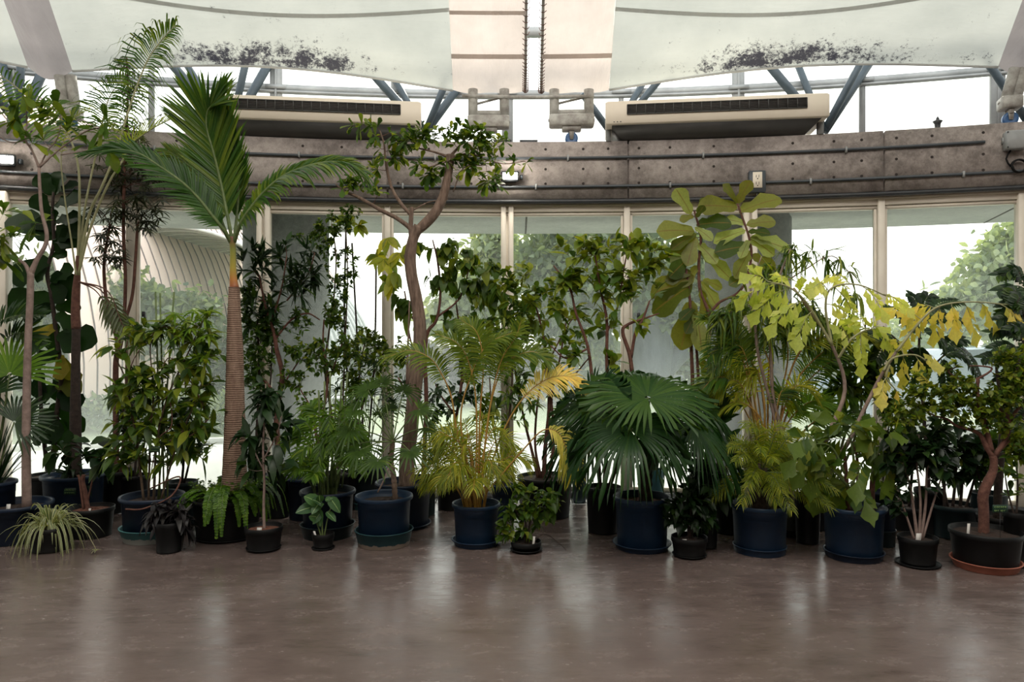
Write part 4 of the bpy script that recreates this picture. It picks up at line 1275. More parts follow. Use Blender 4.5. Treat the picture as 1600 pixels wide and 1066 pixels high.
# -- pale forked tree
p = pot(25, 785, 52, base=858, mat='pot_navy', label='pale forked tree with whorled leaves in a dark blue pot, far left', name='potted_tree')
grow(p, [[(42, 775, 7), (41, 690, 6.3), (43, 560, 5.5), (47, 470, 5), (48, 424, 5)],
         [(48, 428, 4.5), (58, 405, 3.6), (70, 385, 3.2), (73, 365, 3), (65, 330, 2.6), (62, 290, 2.4), (61, 262, 2.2)],
         [(47, 430, 3.6), (38, 412, 2.6), (18, 402, 2.2), (5, 395, 2), (-15, 372, 1.6)],
         [(61, 262, 2), (50, 235, 1.5), (40, 218, 1.4), (42, 190, 1.1), (38, 150, .9)], [(61, 262, 1.8), (85, 240, 1.3), (108, 222, 1.1), (135, 205, 1), (165, 198, .8)],
         [(61, 262, 1.4), (75, 235, 1), (90, 215, .9), (98, 175, .8)], [(95, 242, 1), (130, 236, .8), (165, 228, .6)], [(40, 220, 1.2), (15, 222, 1), (-10, 208, .8)]],
     [(42, 158, 16, 12), (60, 180, 18, 12), (22, 180, 18, 10), (98, 170, 16, 14), (110, 198, 18, 12), (52, 222, 18, 9), (90, 188, 18, 8), (160, 196, 18, 8), (135, 224, 18, 10), (175, 235, 16, 8), (15, 335, 20, 14), (25, 375, 16, 10), (-6, 385, 18, 22), (55, 350, 10, 10)],
     42, leafopt('obov', .155, .05, 6, (.55, .22), whorl=1, droop=.35, spread=.9, lift=.05), 'bark_pale', 'green', twig_r=.004, d=p['d'])
tagstick(p, 12, 778, 'white tag standing in the dark blue pot of the pale forked tree', w=.03, h=.06)

# -- stub in small black pot
p = pot(143, 792, 33, base=846, style='nursery', label='cut pinkish stub with a few side shoots in a black pot behind the spider plant', name='potted_shrub', soil='soil_red')
grow(p, [[(138, 790, 3.5), (133, 770, 3.6), (129, 752, 3.4), (131, 742, 3.2)], [(131, 757, 2), (124, 748, 1.8), (121, 744, 1.5)], [(133, 772, 1.6), (148, 735, 1.2), (152, 715, 1)]],
     [(105, 700, 34, 22), (150, 705, 26, 26)], 16, leafopt('ovate', .13, .07, 4, (.35, .2), droop=.4), 'bark_red', 'dark')
tagstick(p, 139, 785, 'white tag in the black pot of the cut pinkish stub', h=.03)
# -- small green name sign on a wire
def name_sign(px, py, d, zg, w, h, label, rows, lean=0.0):
    q = P(px, py, d)
    mb = MB(); mb.box((q[0], q[1], q[2]), (w, .004, h), lean, bev=.0015)
    o = thing('name_sign', (q[0], q[1], zg), label, 'sign', 'green name signs')
    mb2 = MB(); mb2.tube([(q[0], q[1] + .003, zg), (q[0], q[1] + .003, q[2])], .0015, 5)
    mb.build('plate', M['sign_green'], o, smooth=False); mb2.build('wire_stake', M['dark_metal'], o)
    mb = MB()
    for r_, (z, hh, nn) in enumerate(rows):           # small letter blocks too fine to read
        x = q[0] - w * .40
        for k in range(nn):
            ww = w * .8 / nn
            for (bx_, bz, bw, bh) in ((.15, 0, .16, 1), (.6, 0, .16, 1) if (k + r_) % 2 else (.45, .42, .5, .16), (.38, (.42 if k % 2 else -.42), .5, .16)):
                mb.box((x + ww * (k + bx_), q[1] - .003, q[2] + z * h + bz * hh * h), (ww * bw, .001, hh * h * bh), 0)
    mb.build('lettering', M['sign_text'], o, smooth=False)
name_sign(109, 768, 5.9, .30, .10, .055, 'small green name sign beside the cut pinkish stub', [(.22, .2, 7), (-.2, .16, 9)])

# -- dark trunk palm with the very tall fronds
p = pot(115, 740, 46, h=.40, mat='pot_blue', label='tall palm with dark red trunk and fronds reaching the roof, behind the spider plant', name='potted_palm')
o, d = p['o'], p['d']
pts, rad = stemify([(118, 740, 9), (118, 660, 8.5), (118, 600, 7), (119, 520, 6.4), (119, 512, 6.6)], d, p)
mb = MB(); mb.tube(pts, rad * (1 + .05 * np.sin(np.arange(len(rad)) * 2.5)), 14); mb.build('trunk', M['bark_dark'], o)
pts, rad = stemify([(119, 514, 7), (118, 490, 6.6), (119, 455, 6), (121, 430, 4.6), (122, 400, 3)], d); mb = MB(); mb.tube(pts, rad, 14); mb.build('crownshaft', M['bark_red'], o)
frond(o, [(121, 430), (124, 340), (122, 260), (105, 210), (70, 178), (30, 140), (-25, 98)], d, 32, 66, start=.45, ang=(80, 60), droop=.55, wid=3.4, mat='palm', tint=(.45, .2), stem='stem_pale', r=2.4, sides=(1, -1), asym=(1, .8), planar=(.2, -1, .25), vee=.25)
frond(o, [(122, 430), (138, 340), (160, 290), (182, 235), (205, 160), (228, 100), (250, 66), (274, 40)], d, 54, 138, start=.44, ang=(88, 30), droop=.85, wid=2.8, mat='palm', tint=(.55, .2), stem='stem_pale', r=2.6, asym=(.45, 1), planar=(0, -1, .15), vee=.2, endlen=.4, lpeak=.4)
frond(o, [(122, 430), (132, 330), (150, 240), (160, 190), (172, 150), (196, 120)], d + .1, 32, 110, start=.5, ang=(75, 35), droop=.8, wid=2.4, mat='palm', tint=(.6, .2), stem='stem_pale', r=2, asym=(.5, 1), planar=(0, -1, .15), vee=.1)
frond(o, [(122, 430), (140, 360), (168, 290), (192, 250), (205, 225), (240, 200), (270, 185)], d - .1, 30, 50, start=.5, ang=(50, 25), droop=.3, wid=2.6, mat='yellowish', tint=(.35, .2), stem='stem_pale', r=2.4)
frond(o, [(119, 430), (112, 380), (100, 300), (96, 240), (112, 190), (140, 170)], d - .12, 20, 42, start=.6, ang=(60, 35), droop=.5, wid=2.4, mat='yellowish', tint=(.3, .2), stem='stem_pale', r=1.6)
for i in range(3):
    frond(o, [(122, 440), (150 + 9 * i, 455), (175 + 8 * i, 490 + 8 * i), (195 + 12 * i, 500 + 26 * i)], d - .05 * i, 14, 34, start=.4, ang=(50, 30), droop=.4, wid=3.5, mat='aralia', tint=(.8, .1), stem='bark_red', r=1.3)
# strap leaves at its foot
mb = MB()
for i in range(34):
    a = RNG.random() * 2 * math.pi; el = RNG.uniform(.5, 1.3); dr = np.array([math.cos(a) * math.cos(el), math.sin(a) * math.cos(el) * .7, math.sin(el)])
    mb.leaf('strap', p['c'] + (0, 0, p['zs']), dr, UP - dr * .4, RNG.uniform(.25, .5), .035, RNG.uniform(.4, 1.0), .3 * RNG.random())
mb.build('foliage', L['dark'], o)

# -- dark fiddle leaf fig behind
p = pot(72, 742, 30, h=.34, style='nursery', label='dark fiddle leaf fig with broad leaves rising behind the pale forked trunk', name='potted_fiddle_leaf_fig')
big = leafopt('fiddle', .27, .19, 3, (.22, .12), droop=.35, spread=1.1, start=.4, whorl=0)
def placed_leaves(o, d, lst, kind, mat, name='foliage', wood='twig', stemr=.003, ratio=.66, tint=(.4, .2), stem_pts=None, face=(0, -1, .35), droop=.15):
    """big leaves given one by one: (base px, base py, tip px, tip py, [depth offset])"""
    fb, wb = MB(), MB()
    for q in lst:
        dd = d + (q[4] if len(q) > 4 else 0)
        a, b = P(q[0], q[1], dd), P(q[2], q[3], dd - RNG.uniform(-.05, .10))
        L_ = float(np.linalg.norm(b - a))
        b2 = b + UP * droop * L_ * .8
        t = q[5] if len(q) > 5 else min(1, max(0, tint[0] + tint[1] * RNG.normal()))
        fb.leaf(kind, a, b2 - a, np.array(face) + unitv() * .45, L_ * 1.03, L_ * ratio * RNG.uniform(.9, 1.1), droop, t)
        if stem_pts is not None:
            j = int(np.argmin(np.linalg.norm(stem_pts - a, axis=1) + .3 * np.maximum(0, (stem_pts - a)[:, 2])))
            s = stem_pts[j]; m_ = (s + a) / 2 + (0, 0, -.01)
            wb.tube([s, m_, a], [stemr * 1.2, stemr, stemr * .8], 5)
    wb.build('petioles', M[wood], o)
    return fb.build(name, L[mat], o)
o, d = p['o'], p['d']
sp = []
mb = MB()
for s in ([(80, 745, 4.5), (90, 640, 4), (96, 590, 3.6), (88, 520, 3.4), (80, 460, 3.2), (74, 425, 3), (84, 380, 2.6), (82, 330, 2.4), (84, 300, 2)], [(76, 745, 3.5), (66, 660, 3), (62, 590, 2.6), (60, 520, 2.2)]):
    a, r_ = stemify(s, d, p); mb.tube(a, r_, 8); sp.append(a)
mb.build('trunk', M['bark_dark'], o); sp = np.vstack(sp)
FL = [(84, 305, 55, 268), (86, 305, 96, 262), (90, 300, 126, 285), (86, 320, 128, 310), (88, 345, 124, 342), (82, 340, 48, 300), (84, 360, 48, 345), (84, 355, 80, 322),
      (84, 375, 10, 335), (86, 372, 142, 345), (84, 392, 128, 362), (78, 400, 106, 400), (76, 412, 60, 440), (78, 405, 22, 440), (80, 430, 124, 458), (82, 440, 118, 418), (82, 440, 100, 470),
      (84, 470, 2, 482), (84, 478, 38, 500), (86, 480, 128, 480), (88, 490, 120, 515), (88, 510, 46, 538, 0, .92), (90, 505, 78, 545), (92, 520, 120, 545), (94, 530, 154, 532), (94, 545, 60, 570), (94, 555, 98, 590, 0, .85),
      (94, 560, 120, 600, 0, .7), (92, 560, 50, 560), (66, 560, 30, 590), (64, 580, 60, 620), (94, 600, 62, 625), (94, 610, 122, 640), (66, 620, 40, 655), (92, 630, 70, 665), (92, 640, 130, 672), (90, 650, 54, 690), (90, 655, 106, 700), (70, 640, 84, 690), (88, 600, 128, 612, 0, .6), (88, 590, 92, 625), (80, 330, 60, 372), (84, 372, 112, 384)]
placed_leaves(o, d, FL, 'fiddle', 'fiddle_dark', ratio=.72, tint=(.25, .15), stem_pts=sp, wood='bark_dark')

# -- false aralia, three slender stems, fine fingered leaves
def fingered(mb, c, R, tint, n=8, kind='lance', w=.2):
    """a hanging hand of narrow leaflets"""
    out = nrm(unitv() + (0, -.4, .1)); Z = nrm(UP + unitv() * .5); X = nrm(np.cross(Z, out)); Y = np.cross(X, Z)
    for k in range(n):
        a = 2 * math.pi * k / n + RNG.normal() * .1
        mb.leaf(kind, c, math.cos(a) * X + math.sin(a) * Y + UP * -.1, Z, R * RNG.uniform(.75, 1.1), R * w, .35, tint + .15 * RNG.normal())
def aralia(info, stems, blobs, n, R, wood, mat, twig_r=.002, nf=8, w=.2, kind='lance', tint=.4, zigzag=False):
    d = info['d']; wb, fb = MB(), MB(); nodes = []
    for s in stems:
        pts, rad = stemify(s, d, info if s[0][1] > 650 else None); wb.tube(pts, rad, 8); nodes.append(pts)
    nodes = np.vstack(nodes); nodes = nodes[nodes[:, 2] > info['zt'] + .1]
    w_ = np.array([b[2] * b[3] for b in blobs], float); w_ /= w_.sum()
    for i in range(n):
        b = blobs[RNG.choice(len(blobs), p=w_)]; dd = d + (b[4] if len(b) > 4 else 0)
        v = unitv() * RNG.random() ** .45
        t = P(b[0], b[1], dd) + np.array([v[0] * b[2], v[1] * min(b[2], 40) * .7, v[2] * b[3]]) / FPX * dd
        dv = nodes - t; j = int(np.argmin(np.linalg.norm(dv, axis=1) + .6 * np.maximum(0, dv[:, 2]))); a = nodes[j]
        m_ = (a + t) / 2 + UP * .15 * np.linalg.norm(t - a)
        pp = smooth_path([a, m_, t], 3); wb.tube(pp, np.linspace(twig_r, twig_r * .5, len(pp)), 4, cap=False)
        fingered(fb, t, R * RNG.uniform(.75, 1.15), tint, nf, kind, w)
    wb.build('trunk', M[wood], info['o']); fb.build('foliage', L[mat], info['o'])
p = pot(182, 735, 27, h=.36, style='nursery', label='slender three stemmed false aralia with fine dark leaves, black pot behind at left', name='potted_false_aralia')
aralia(p, [[(182, 740, 4.5), (181, 640, 4.5), (181, 570, 4.2), (184, 535, 3.6), (170, 490, 2.8), (164, 450, 2.6), (163, 405, 2.2), (172, 350, 1.6)],
           [(183, 560, 3.2), (192, 520, 2.8), (196, 440, 2.6), (193, 360, 2.6), (195, 250, 2.2), (200, 150, 1.5), (198, 90, 1)],
           [(196, 500, 2.6), (207, 460, 2.4), (212, 400, 2.2), (215, 350, 2)], [(190, 740, 3), (196, 640, 2.6), (198, 570, 2.2), (197, 500, 2)]],
       [(165, 385, 32, 34), (160, 340, 30, 20), (212, 320, 46, 30), (205, 280, 46, 36), (225, 345, 30, 14), (185, 410, 16, 12)], 105, .12, 'bark_red', 'aralia', nf=9, w=.15, tint=.45)
p2 = dict(p); 
mbw, mbf = MB(), MB()
for i in range(120):                              # reddish young growth at the very top
    z = RNG.random(); c = P(200 + RNG.normal() * (12 + 14 * (1 - z)), 90 + 180 * (1 - z), p['d'] + RNG.normal() * .08)
    a = P(198, 90 + 190 * (1 - z) + 12, p['d']); mbw.tube([a, c], .0012, 4, cap=False); fingered(mbf, c, .085, .75, 7, 'lance', .17)
mbw.build('young_twigs', M['bark_red'], p['o']); mbf.build('young_foliage', L['aralia'], p['o'])

# -- tangled shrub in the blue pot on the turquoise saucer
p = pot(238, 773, 48, base=855, mat='pot_navy', label='tangled green shrub with a looping bare vine, dark blue pot on turquoise saucer', name='potted_shrub', saucer=('saucer_turq', 47, .10, 'deep turquoise saucer with lime crust under the tangled shrub at left'))
grow(p, [[(225, 770, 2), (215, 700, 1.8), (205, 640, 1.6), (195, 590, 1.2), (178, 555, .8)], [(240, 770, 2.2), (245, 690, 1.8), (262, 620, 1.5), (290, 560, 1.2), (318, 500, .9)], [(250, 770, 1.8), (275, 700, 1.5), (300, 640, 1.2), (322, 580, .9)], [(232, 770, 1.8), (235, 680, 1.5), (240, 610, 1.2), (235, 540, .9), (255, 520, .7)]],
     [(210, 600, 46, 40), (265, 590, 50, 50), (310, 560, 40, 50), (225, 660, 55, 40), (300, 640, 45, 45), (255, 700, 60, 30), (200, 690, 35, 40), (255, 520, 60, 26), (310, 690, 34, 30), (195, 540, 24, 24), (320, 500, 24, 24)],
     185, leafopt('ovate', .125, .042, 6, (.55, .28), droop=.35, start=.3), 'twig', 'green', twig_r=.0025, twigmat='bark_red')
mb = MB(); d = p['d']
for path in ([(232, 765), (280, 745, -.2), (268, 775, -.28), (225, 795, -.33), (196, 796, -.35)], [(232, 765), (246, 690, -.1), (268, 665, -.1), (262, 620), (236, 620), (205, 655), (190, 670)], [(262, 690), (300, 680, -.1), (330, 650)], [(192, 690), (200, 720), (240, 640), (262, 560), (300, 600), (320, 640)], [(205, 690, 0), (192, 640), (210, 560), (260, 510), (285, 560), (290, 620)]):
    pts = [P(q[0], q[1], d + (q[2] if len(q) > 2 else 0)) for q in path]
    mb.tube(smooth_path(pts, 7), .006 if path[1][0] > 279 else .004, 6)
mb.build('vine', M['bark_red'], p['o'])
mb = MB()
for a, b in (((250, 765), (243, 456)), ((256, 765), (250, 458)), ((246, 765), (272, 456)), ((262, 765), (259, 600))):
    q0, q1 = P(a[0], a[1], d), P(b[0], b[1], d + .1); q0[2] = p['zs'] - .02; mb.tube([q0, (q0 + q1) / 2 + (.005, 0, 0), q1], .0065, 7)
mb.build('cane', M['stem_green'], p['o'])
mb = MB()
for i in range(22):
    c = P(RNG.uniform(265, 330), RNG.uniform(480, 560), d - .05); fingered(mb, c, .14, .7, 7, 'lance', .14)
mb.build('young_foliage', L['fresh'], p['o'])
name_sign(241, 702, 5.45, p['zs'], .085, .045, 'small green name sign among the tangled shrub leaves', [(.2, .2, 7), (-.25, .2, 9)])

# -- nearly black foliage
p = pot(264, 815, 21, base=868, style='nursery', label='small plant with drooping nearly black leaves in a black pot, front row', name='potted_shrub')
grow(p, [[(262, 815, 2), (262, 795, 1.6), (266, 780, 1.2)], [(266, 815, 2), (280, 798, 1.3)], [(262, 815, 1.6), (248, 800, 1.2)]],
     [(266, 795, 30, 14), (248, 812, 14, 16), (290, 815, 16, 14), (266, 808, 26, 12)], 55, leafopt('lance', .10, .03, 7, (.3, .3), droop=.7), 'bark_dark', 'purple')

# -- hidden pots behind
for (px, ry, hw, h, mt, lb) in ((210, 742, 22, .32, 'pot_black', 'black pot in the shade behind the tangled shrub'), (284, 752, 24, .36, 'pot_green', 'dark green pot behind the tangled shrub, beside the king palm pot')):
    q = pot(px, ry, hw, h=h, mat=mt, style='nursery', label=lb)
    grow(q, [[(px, ry, 2.2), (px + 4, ry - 60, 1.6), (px - 3, ry - 110, 1.2)], [(px + 3, ry, 2), (px + 16, ry - 50, 1.4), (px + 20, ry - 90, 1)]], [(px, ry - 70, 30, 40), (px + 8, ry - 110, 30, 30)], 50, leafopt('ovate', .09, .035, 6, (.35, .2)), 'bark_dark', 'dark')

# -- king palm
p = pot(355, 775, 53, base=853, style='nursery', mat='pot_black', label='king palm with ringed trunk and yellow crownshaft in a big black pot with ferns', name='potted_palm', saucer=('pot_black', 47, .018, 'flat black saucer with crumbled lime under the king palm'))
o, d = p['o'], p['d']
m, nt, out = new_mat('ringed_trunk')
pb = nt.nodes.new('ShaderNodeBsdfPrincipled'); pb.inputs['Roughness'].default_value = .8
tc = nt.nodes.new('ShaderNodeTexCoord'); sx = nt.nodes.new('ShaderNodeSeparateXYZ'); nt.links.new(tc.outputs['Object'], sx.inputs[0])
nz = noise(nt, 9, 5, .6); mz = nt.nodes.new('ShaderNodeMath'); mz.operation = 'MULTIPLY_ADD'; mz.inputs[1].default_value = .02
nt.links.new(nz.outputs[0], mz.inputs[0]); nt.links.new(sx.outputs['Z'], mz.inputs[2])
cmb = nt.nodes.new('ShaderNodeCombineXYZ'); nt.links.new(mz.outputs[0], cmb.inputs['Z'])
wv = nt.nodes.new('ShaderNodeTexWave'); wv.bands_direction = 'Z'; wv.inputs['Scale'].default_value = 19; wv.inputs['Distortion'].default_value = 2.5; nt.links.new(cmb.outputs[0], wv.inputs[0])
n2 = noise(nt, 26, 6, .7, stretch=(1, 1, .25)); mx = nt.nodes.new('ShaderNodeMixRGB'); mx.inputs[0].default_value = .72
nt.links.new(wv.outputs[0], mx.inputs[1]); nt.links.new(n2.outputs[0], mx.inputs[2])
r = ramp(nt, [(.2, (.075, .04, .028)), (.55, (.21, .13, .09)), (.8, (.36, .26, .19))]); nt.links.new(mx.outputs[0], r.inputs[0]); nt.links.new(r.outputs[0], pb.inputs['Base Color'])
bp = nt.nodes.new('ShaderNodeBump'); bp.inputs['Strength'].default_value = .7; bp.inputs['Distance'].default_value = .012; nt.links.new(mx.outputs[0], bp.inputs['Height']); nt.links.new(bp.outputs[0], pb.inputs['Normal'])
nt.links.new(pb.outputs[0], out.inputs[0]); M['ringed'] = m
m, nt, out = new_mat('crownshaft_skin')
pb = nt.nodes.new('ShaderNodeBsdfPrincipled'); pb.inputs['Roughness'].default_value = .35
tc = nt.nodes.new('ShaderNodeTexCoord'); sx = nt.nodes.new('ShaderNodeSeparateXYZ'); nt.links.new(tc.outputs['Generated'], sx.inputs[0])
r = ramp(nt, [(.0, (.20, .05, .02)), (.16, (.38, .15, .03)), (.4, (.34, .27, .04)), (.75, (.20, .22, .04)), (.95, (.14, .05, .025))]); nt.links.new(sx.outputs['Z'], r.inputs[0]); nt.links.new(r.outputs[0], pb.inputs['Base Color']); nt.links.new(pb.outputs[0], out.inputs[0]); M['crownshaft'] = m
pts, rad = stemify([(366, 762, 19), (367, 700, 17), (367, 640, 15), (367, 590, 13.5), (367, 545, 12.5), (366, 500, 10.5), (366, 455, 8.6), (366, 449, 8.8)], d, None)
pts = smooth_path(pts, 2); rad = smooth_path(np.c_[rad, rad], 2)[:, 0]; pts[0][2] = p['zs'] - .02
mb = MB(); mb.tube(pts, rad * (1 + .012 * np.sin(np.arange(len(rad)) * 1.9)), 26); mb.build('trunk', M['ringed'], o)
pts, rad = stemify([(366, 450, 7.6), (365, 440, 6.2), (364, 425, 5.2), (364, 395, 4.6), (363, 378, 4.9), (363, 370, 4.2)], d); mb = MB(); mb.tube(pts, rad, 20); mb.build('crownshaft', M['crownshaft'], o)
frond(o, [(363, 378), (356, 340, .0), (346, 290, .02), (334, 240, 0), (323, 200, -.02), (325, 172, -.05), (340, 160, -.1)], d, 84, 120, start=.17, ang=(40, 20), droop=.12, wid=5, mat='palm', tint=(.55, .15), r=3.4, planar=(.1, -1, .25), vee=.12, asym=(1.0, .9), endlen=.3, lpeak=.45, stem='stem_green')
frond(o, [(365, 378), (370, 340, .12), (373, 300, .15), (368, 250, .12), (358, 205, .05), (352, 178, 0)], d, 60, 66, start=.2, ang=(28, 16), droop=.1, wid=5, mat='palm', tint=(.5, .15), r=3, planar=(-.2, -1, .2), vee=.12, endlen=.35)
frond(o, [(362, 382), (350, 355, .1), (335, 315, .2), (310, 275, .25), (290, 255, .25), (262, 235, .2)], d, 44, 70, start=.25, ang=(45, 22), droop=.25, wid=4.2, mat='palm', tint=(.75, .12), r=3, planar=(.3, -1, .5), vee=.1)
frond(o, [(366, 378), (376, 350, -.05), (392, 325, -.08), (414, 299, -.1), (440, 277, -.12), (470, 263, -.14), (505, 254, -.16), (538, 254, -.16), (566, 268, -.16)], d, 84, 88, start=.12, ang=(68, 25), droop=.42, wid=5, mat='palm', tint=(.6, .18), r=3.6, planar=(-.1, -.65, .8), vee=.22, asym=(1.0, .62), endlen=.45, lpeak=.4)
frond(o, [(361, 380), (348, 358, -.08), (330, 335, -.12), (308, 308, -.15), (283, 284, -.2), (252, 262, -.22), (217, 240, -.25), (180, 234, -.3), (135, 240, -.35)], d, 70, 64, start=.15, ang=(50, 12), droop=.25, wid=4, mat='palm', tint=(.28, .15), r=3.4, planar=(.2, -.8, .6), vee=.1, endlen=.35)
# ferns round its foot
for i in range(22):
    a = -math.pi / 2 + RNG.normal() * 1.35; rr = p['R'] * .75
    a0 = p['c'] + np.array([math.cos(a) * rr * .7, math.sin(a) * rr * .7, p['zs'] + .01])
    out_ = np.array([math.cos(a), math.sin(a), 0]); ln = RNG.uniform(.18, .32)
    pts3 = [a0, a0 + out_ * ln * .35 + UP * ln * RNG.uniform(.15, .5), a0 + out_ * ln * .8 + UP * ln * .15, a0 + out_ * ln * 1.0 - UP * ln * RNG.uniform(.3, .75)]
    frond(o, None, d, 34, 11, start=.05, ang=(85, 60), kind='ovate', mat='fern', tint=(.4, .25), wid=6, r=1.0, pts3=pts3, droop=.2, vee=.1, endlen=.2, planar=(out_[0] * .6, out_[1] * .6, .8))
    bpy.context.view_layer.objects.active = None
fb, wb = MB(), MB()
for i in range(260):
    a = RNG.random() * 2 * math.pi; rr = p['R'] * .9 * RNG.random() ** .5; c = p['c'] + np.array([math.cos(a) * rr, math.sin(a) * rr, p['zs']]); t = c + np.array([math.cos(a) * .03, math.sin(a) * .03, RNG.uniform(.05, .17)])
    wb.tube([c, (c + t) / 2 + unitv() * .01, t], .001, 3, cap=False); put_leaves(fb, np.array([c, (c + t) / 2, t]), 'ovate', .028, .02, 5, (.4, .2))
wb.build('groundcover_stems', M['stem_green'], o); fb.build('groundcover', L['green'], o)
tagstick(p, 378, 770, 'white tag in the bark of the king palm pot', w=.014, h=.02)

# -- slim young tree in front
p = pot(412, 822, 29, base=867, style='nursery', soil='soil_red', label='slim young tree on one thin stem, black pot of red bark chips, front row', name='potted_sapling', saucer=('pot_black', 26, .02, 'thin black saucer under the slim young tree'))
grow(p, [[(413, 818, 2.6), (412, 790, 2.2), (413, 750, 2), (411, 700, 1.8), (414, 640, 1.2), (415, 600, .9)], [(412, 735, 1.3), (390, 690, 1), (382, 660, .8)], [(411, 720, 1.3), (432, 680, 1), (440, 650, .8)]],
     [(392, 660, 24, 34), (430, 665, 24, 38), (412, 620, 24, 30), (400, 715, 26, 22), (428, 720, 22, 22)], 44, leafopt('lance', .135, .05, 5, (.35, .2), droop=.55), 'bark_pale', 'dark', twig_r=.0022)
tagstick(p, 404, 812, 'white tag lying at the stem of the slim young tree', w=.035, h=.03)

# -- red barked small tree with dark oleander like leaves behind
p = pot(434, 745, 22, h=.34, style='nursery', label='small tree with a crooked red brown trunk before the left wide post', name='potted_tree')
grow(p, [[(434, 742, 5), (434, 700, 4.6), (432, 660, 4.6), (436, 620, 4.4), (441, 585, 4), (432, 545, 3.6), (428, 520, 3), (415, 480, 2), (405, 430, 1.4)], [(433, 625, 2.6), (418, 600, 2.2), (402, 590, 1.8)], [(437, 610, 2), (450, 590, 1.4), (470, 560, 1)], [(430, 530, 2), (455, 500, 1.6), (480, 490, 1.4), (500, 500, 1)], [(425, 500, 1.8), (440, 450, 1.4), (448, 400, 1)], [(448, 470, 1.4), (480, 430, 1.1), (492, 395, .8)]],
     [(400, 430, 26, 40), (408, 480, 30, 40), (440, 400, 16, 26), (490, 410, 22, 26), (470, 440, 30, 24), (395, 400, 20, 16)], 62, leafopt('lance', .15, .026, 11, (.35, .25), whorl=1, droop=.25, spread=1.0, lift=.2), 'bark_red', 'dark', twig_r=.003)
p = pot(398, 742, 20, h=.35, style='nursery', label='dense dark small leaved shrub right behind the king palm trunk', name='potted_shrub')
grow(p, [[(398, 742, 3), (402, 660, 2.4), (405, 580, 2), (402, 500, 1.4)], [(398, 700, 2), (420, 620, 1.6), (425, 540, 1.2)]],
     [(405, 540, 30, 50), (420, 500, 22, 40), (400, 600, 24, 34), (470, 500, 20, 25), (388, 470, 12, 40)], 230, leafopt('ovate', .05, .024, 8, (.25, .2), droop=.2), 'bark_dark', 'green', twig_r=.002)
# -- pot 10 with broad leaves
p = pot(480, 744, 32, base=817, mat='pot_navy', label='dark blue pot with a small leaved shrub, left behind the bamboo palm pot', name='potted_shrub')
grow(p, [[(478, 742, 2.4), (495, 700, 2.2), (506, 640, 2), (512, 590, 1.8), (505, 540, 1.5), (506, 500, 1.2)], [(495, 690, 1.8), (486, 640, 1.4), (470, 610, 1)], [(512, 600, 1.6), (530, 550, 1.2), (540, 520, 1)]],
     [(470, 545, 34, 28), (510, 560, 34, 34), (545, 545, 34, 28), (480, 630, 24, 30), (455, 590, 24, 20), (520, 490, 18, 34)], 190, leafopt('ovate', .042, .024, 9, (.45, .22), droop=.2), 'bark_red', 'green', twig_r=.002)
# ================================================================ middle third
def clump_palm(info, n, spread, hgt, ll, mat, stem, tint=(.45, .2), leafn=22, wid=3.2, r=1.6, stems='stem_orange', kind='blade', droop=.5, up=.55, seedr=.5, start=.4, vee=.3, bias=(0, 0)):
    """clumping palm: n arching fronds from a bunch of canes; hgt and spread in pixels"""
    d = info['d']; o = info['o']
    for i in range(n):
        a = RNG.random() * 2 * math.pi; f = (i + .5) / n
        rr = info['R'] * seedr * RNG.random()
        b = info['c'] + np.array([math.cos(a) * rr, math.sin(a) * rr, info['zs']])
        sp = spread * RNG.uniform(.45, 1.0) / FPX * d; H = hgt * RNG.uniform(.35, 1.0) * (1.15 - .35 * sp / (spread / FPX * d)) / FPX * d
        out_ = np.array([math.cos(a) + bias[0] * .4, math.sin(a) * .7 + bias[1] * .4, 0])
        pts = [b, b + out_ * sp * .12 + UP * H * .45, b + out_ * sp * .38 + UP * H * .86, b + out_ * sp * .75 + UP * H * .98, b + out_ * sp * 1.05 + UP * H * (.98 - .35 * up * RNG.uniform(.4, 1.5))]
        frond(o, None, d, leafn, ll, kind=kind, mat=mat, wid=wid, r=r, start=start, ang=(62, 28), vee=vee, droop=droop, tint=tint, stem=stem, pts3=pts, endlen=.4)

def cane(o, d, pts2, r, mat, name='cane'):
    mb = MB(); pts = smooth_path([P(q[0], q[1], d + (q[2] if len(q) > 2 else 0)) for q in pts2], 5); mb.tube(pts, r / FPX * d, 8); return mb.build(name, M[mat], o)

# -- B1 bamboo palm
p = pot(512, 765, 43, base=849, mat='pot_navy', label='bright green clumping bamboo palm in a blue pot on a grey green saucer', name='potted_palm', saucer=('pot_green', 42, .10, 'deep grey green saucer under the bamboo palm'))
clump_palm(p, 26, 62, 150, 34, 'fresh', 'stem_green', tint=(.35, .25), leafn=15, wid=4, start=.42)
for k in range(7): cane(p['o'], p['d'], [(498 + 6 * k, 762), (500 + 7 * k, 700), (498 + 9 * k, 610 - 14 * (k % 3))], 1.5, 'stem_green')
# -- tall small leaved climber over it
p = pot(530, 738, 24, h=.34, style='nursery', label='tall thin shrub of tiny leaves climbing to the beam in front of the left column', name='potted_shrub')
grow(p, [[(530, 738, 2), (520, 660, 2), (508, 580, 1.8), (514, 520, 1.6), (522, 460, 1.3), (525, 400, 1.1), (518, 350, .9)], [(530, 738, 1.8), (536, 620, 1.4), (540, 520, 1.2), (543, 430, 1), (540, 345, .8)]],
     [(525, 350, 34, 26), (520, 395, 30, 24), (505, 365, 26, 20), (528, 450, 24, 30), (528, 500, 20, 24), (545, 330, 26, 12), (480, 372, 34, 10), (550, 425, 14, 30)], 210, leafopt('ovate', .040, .022, 9, (.35, .25), droop=.2), 'twig', 'green', twig_r=.0017)
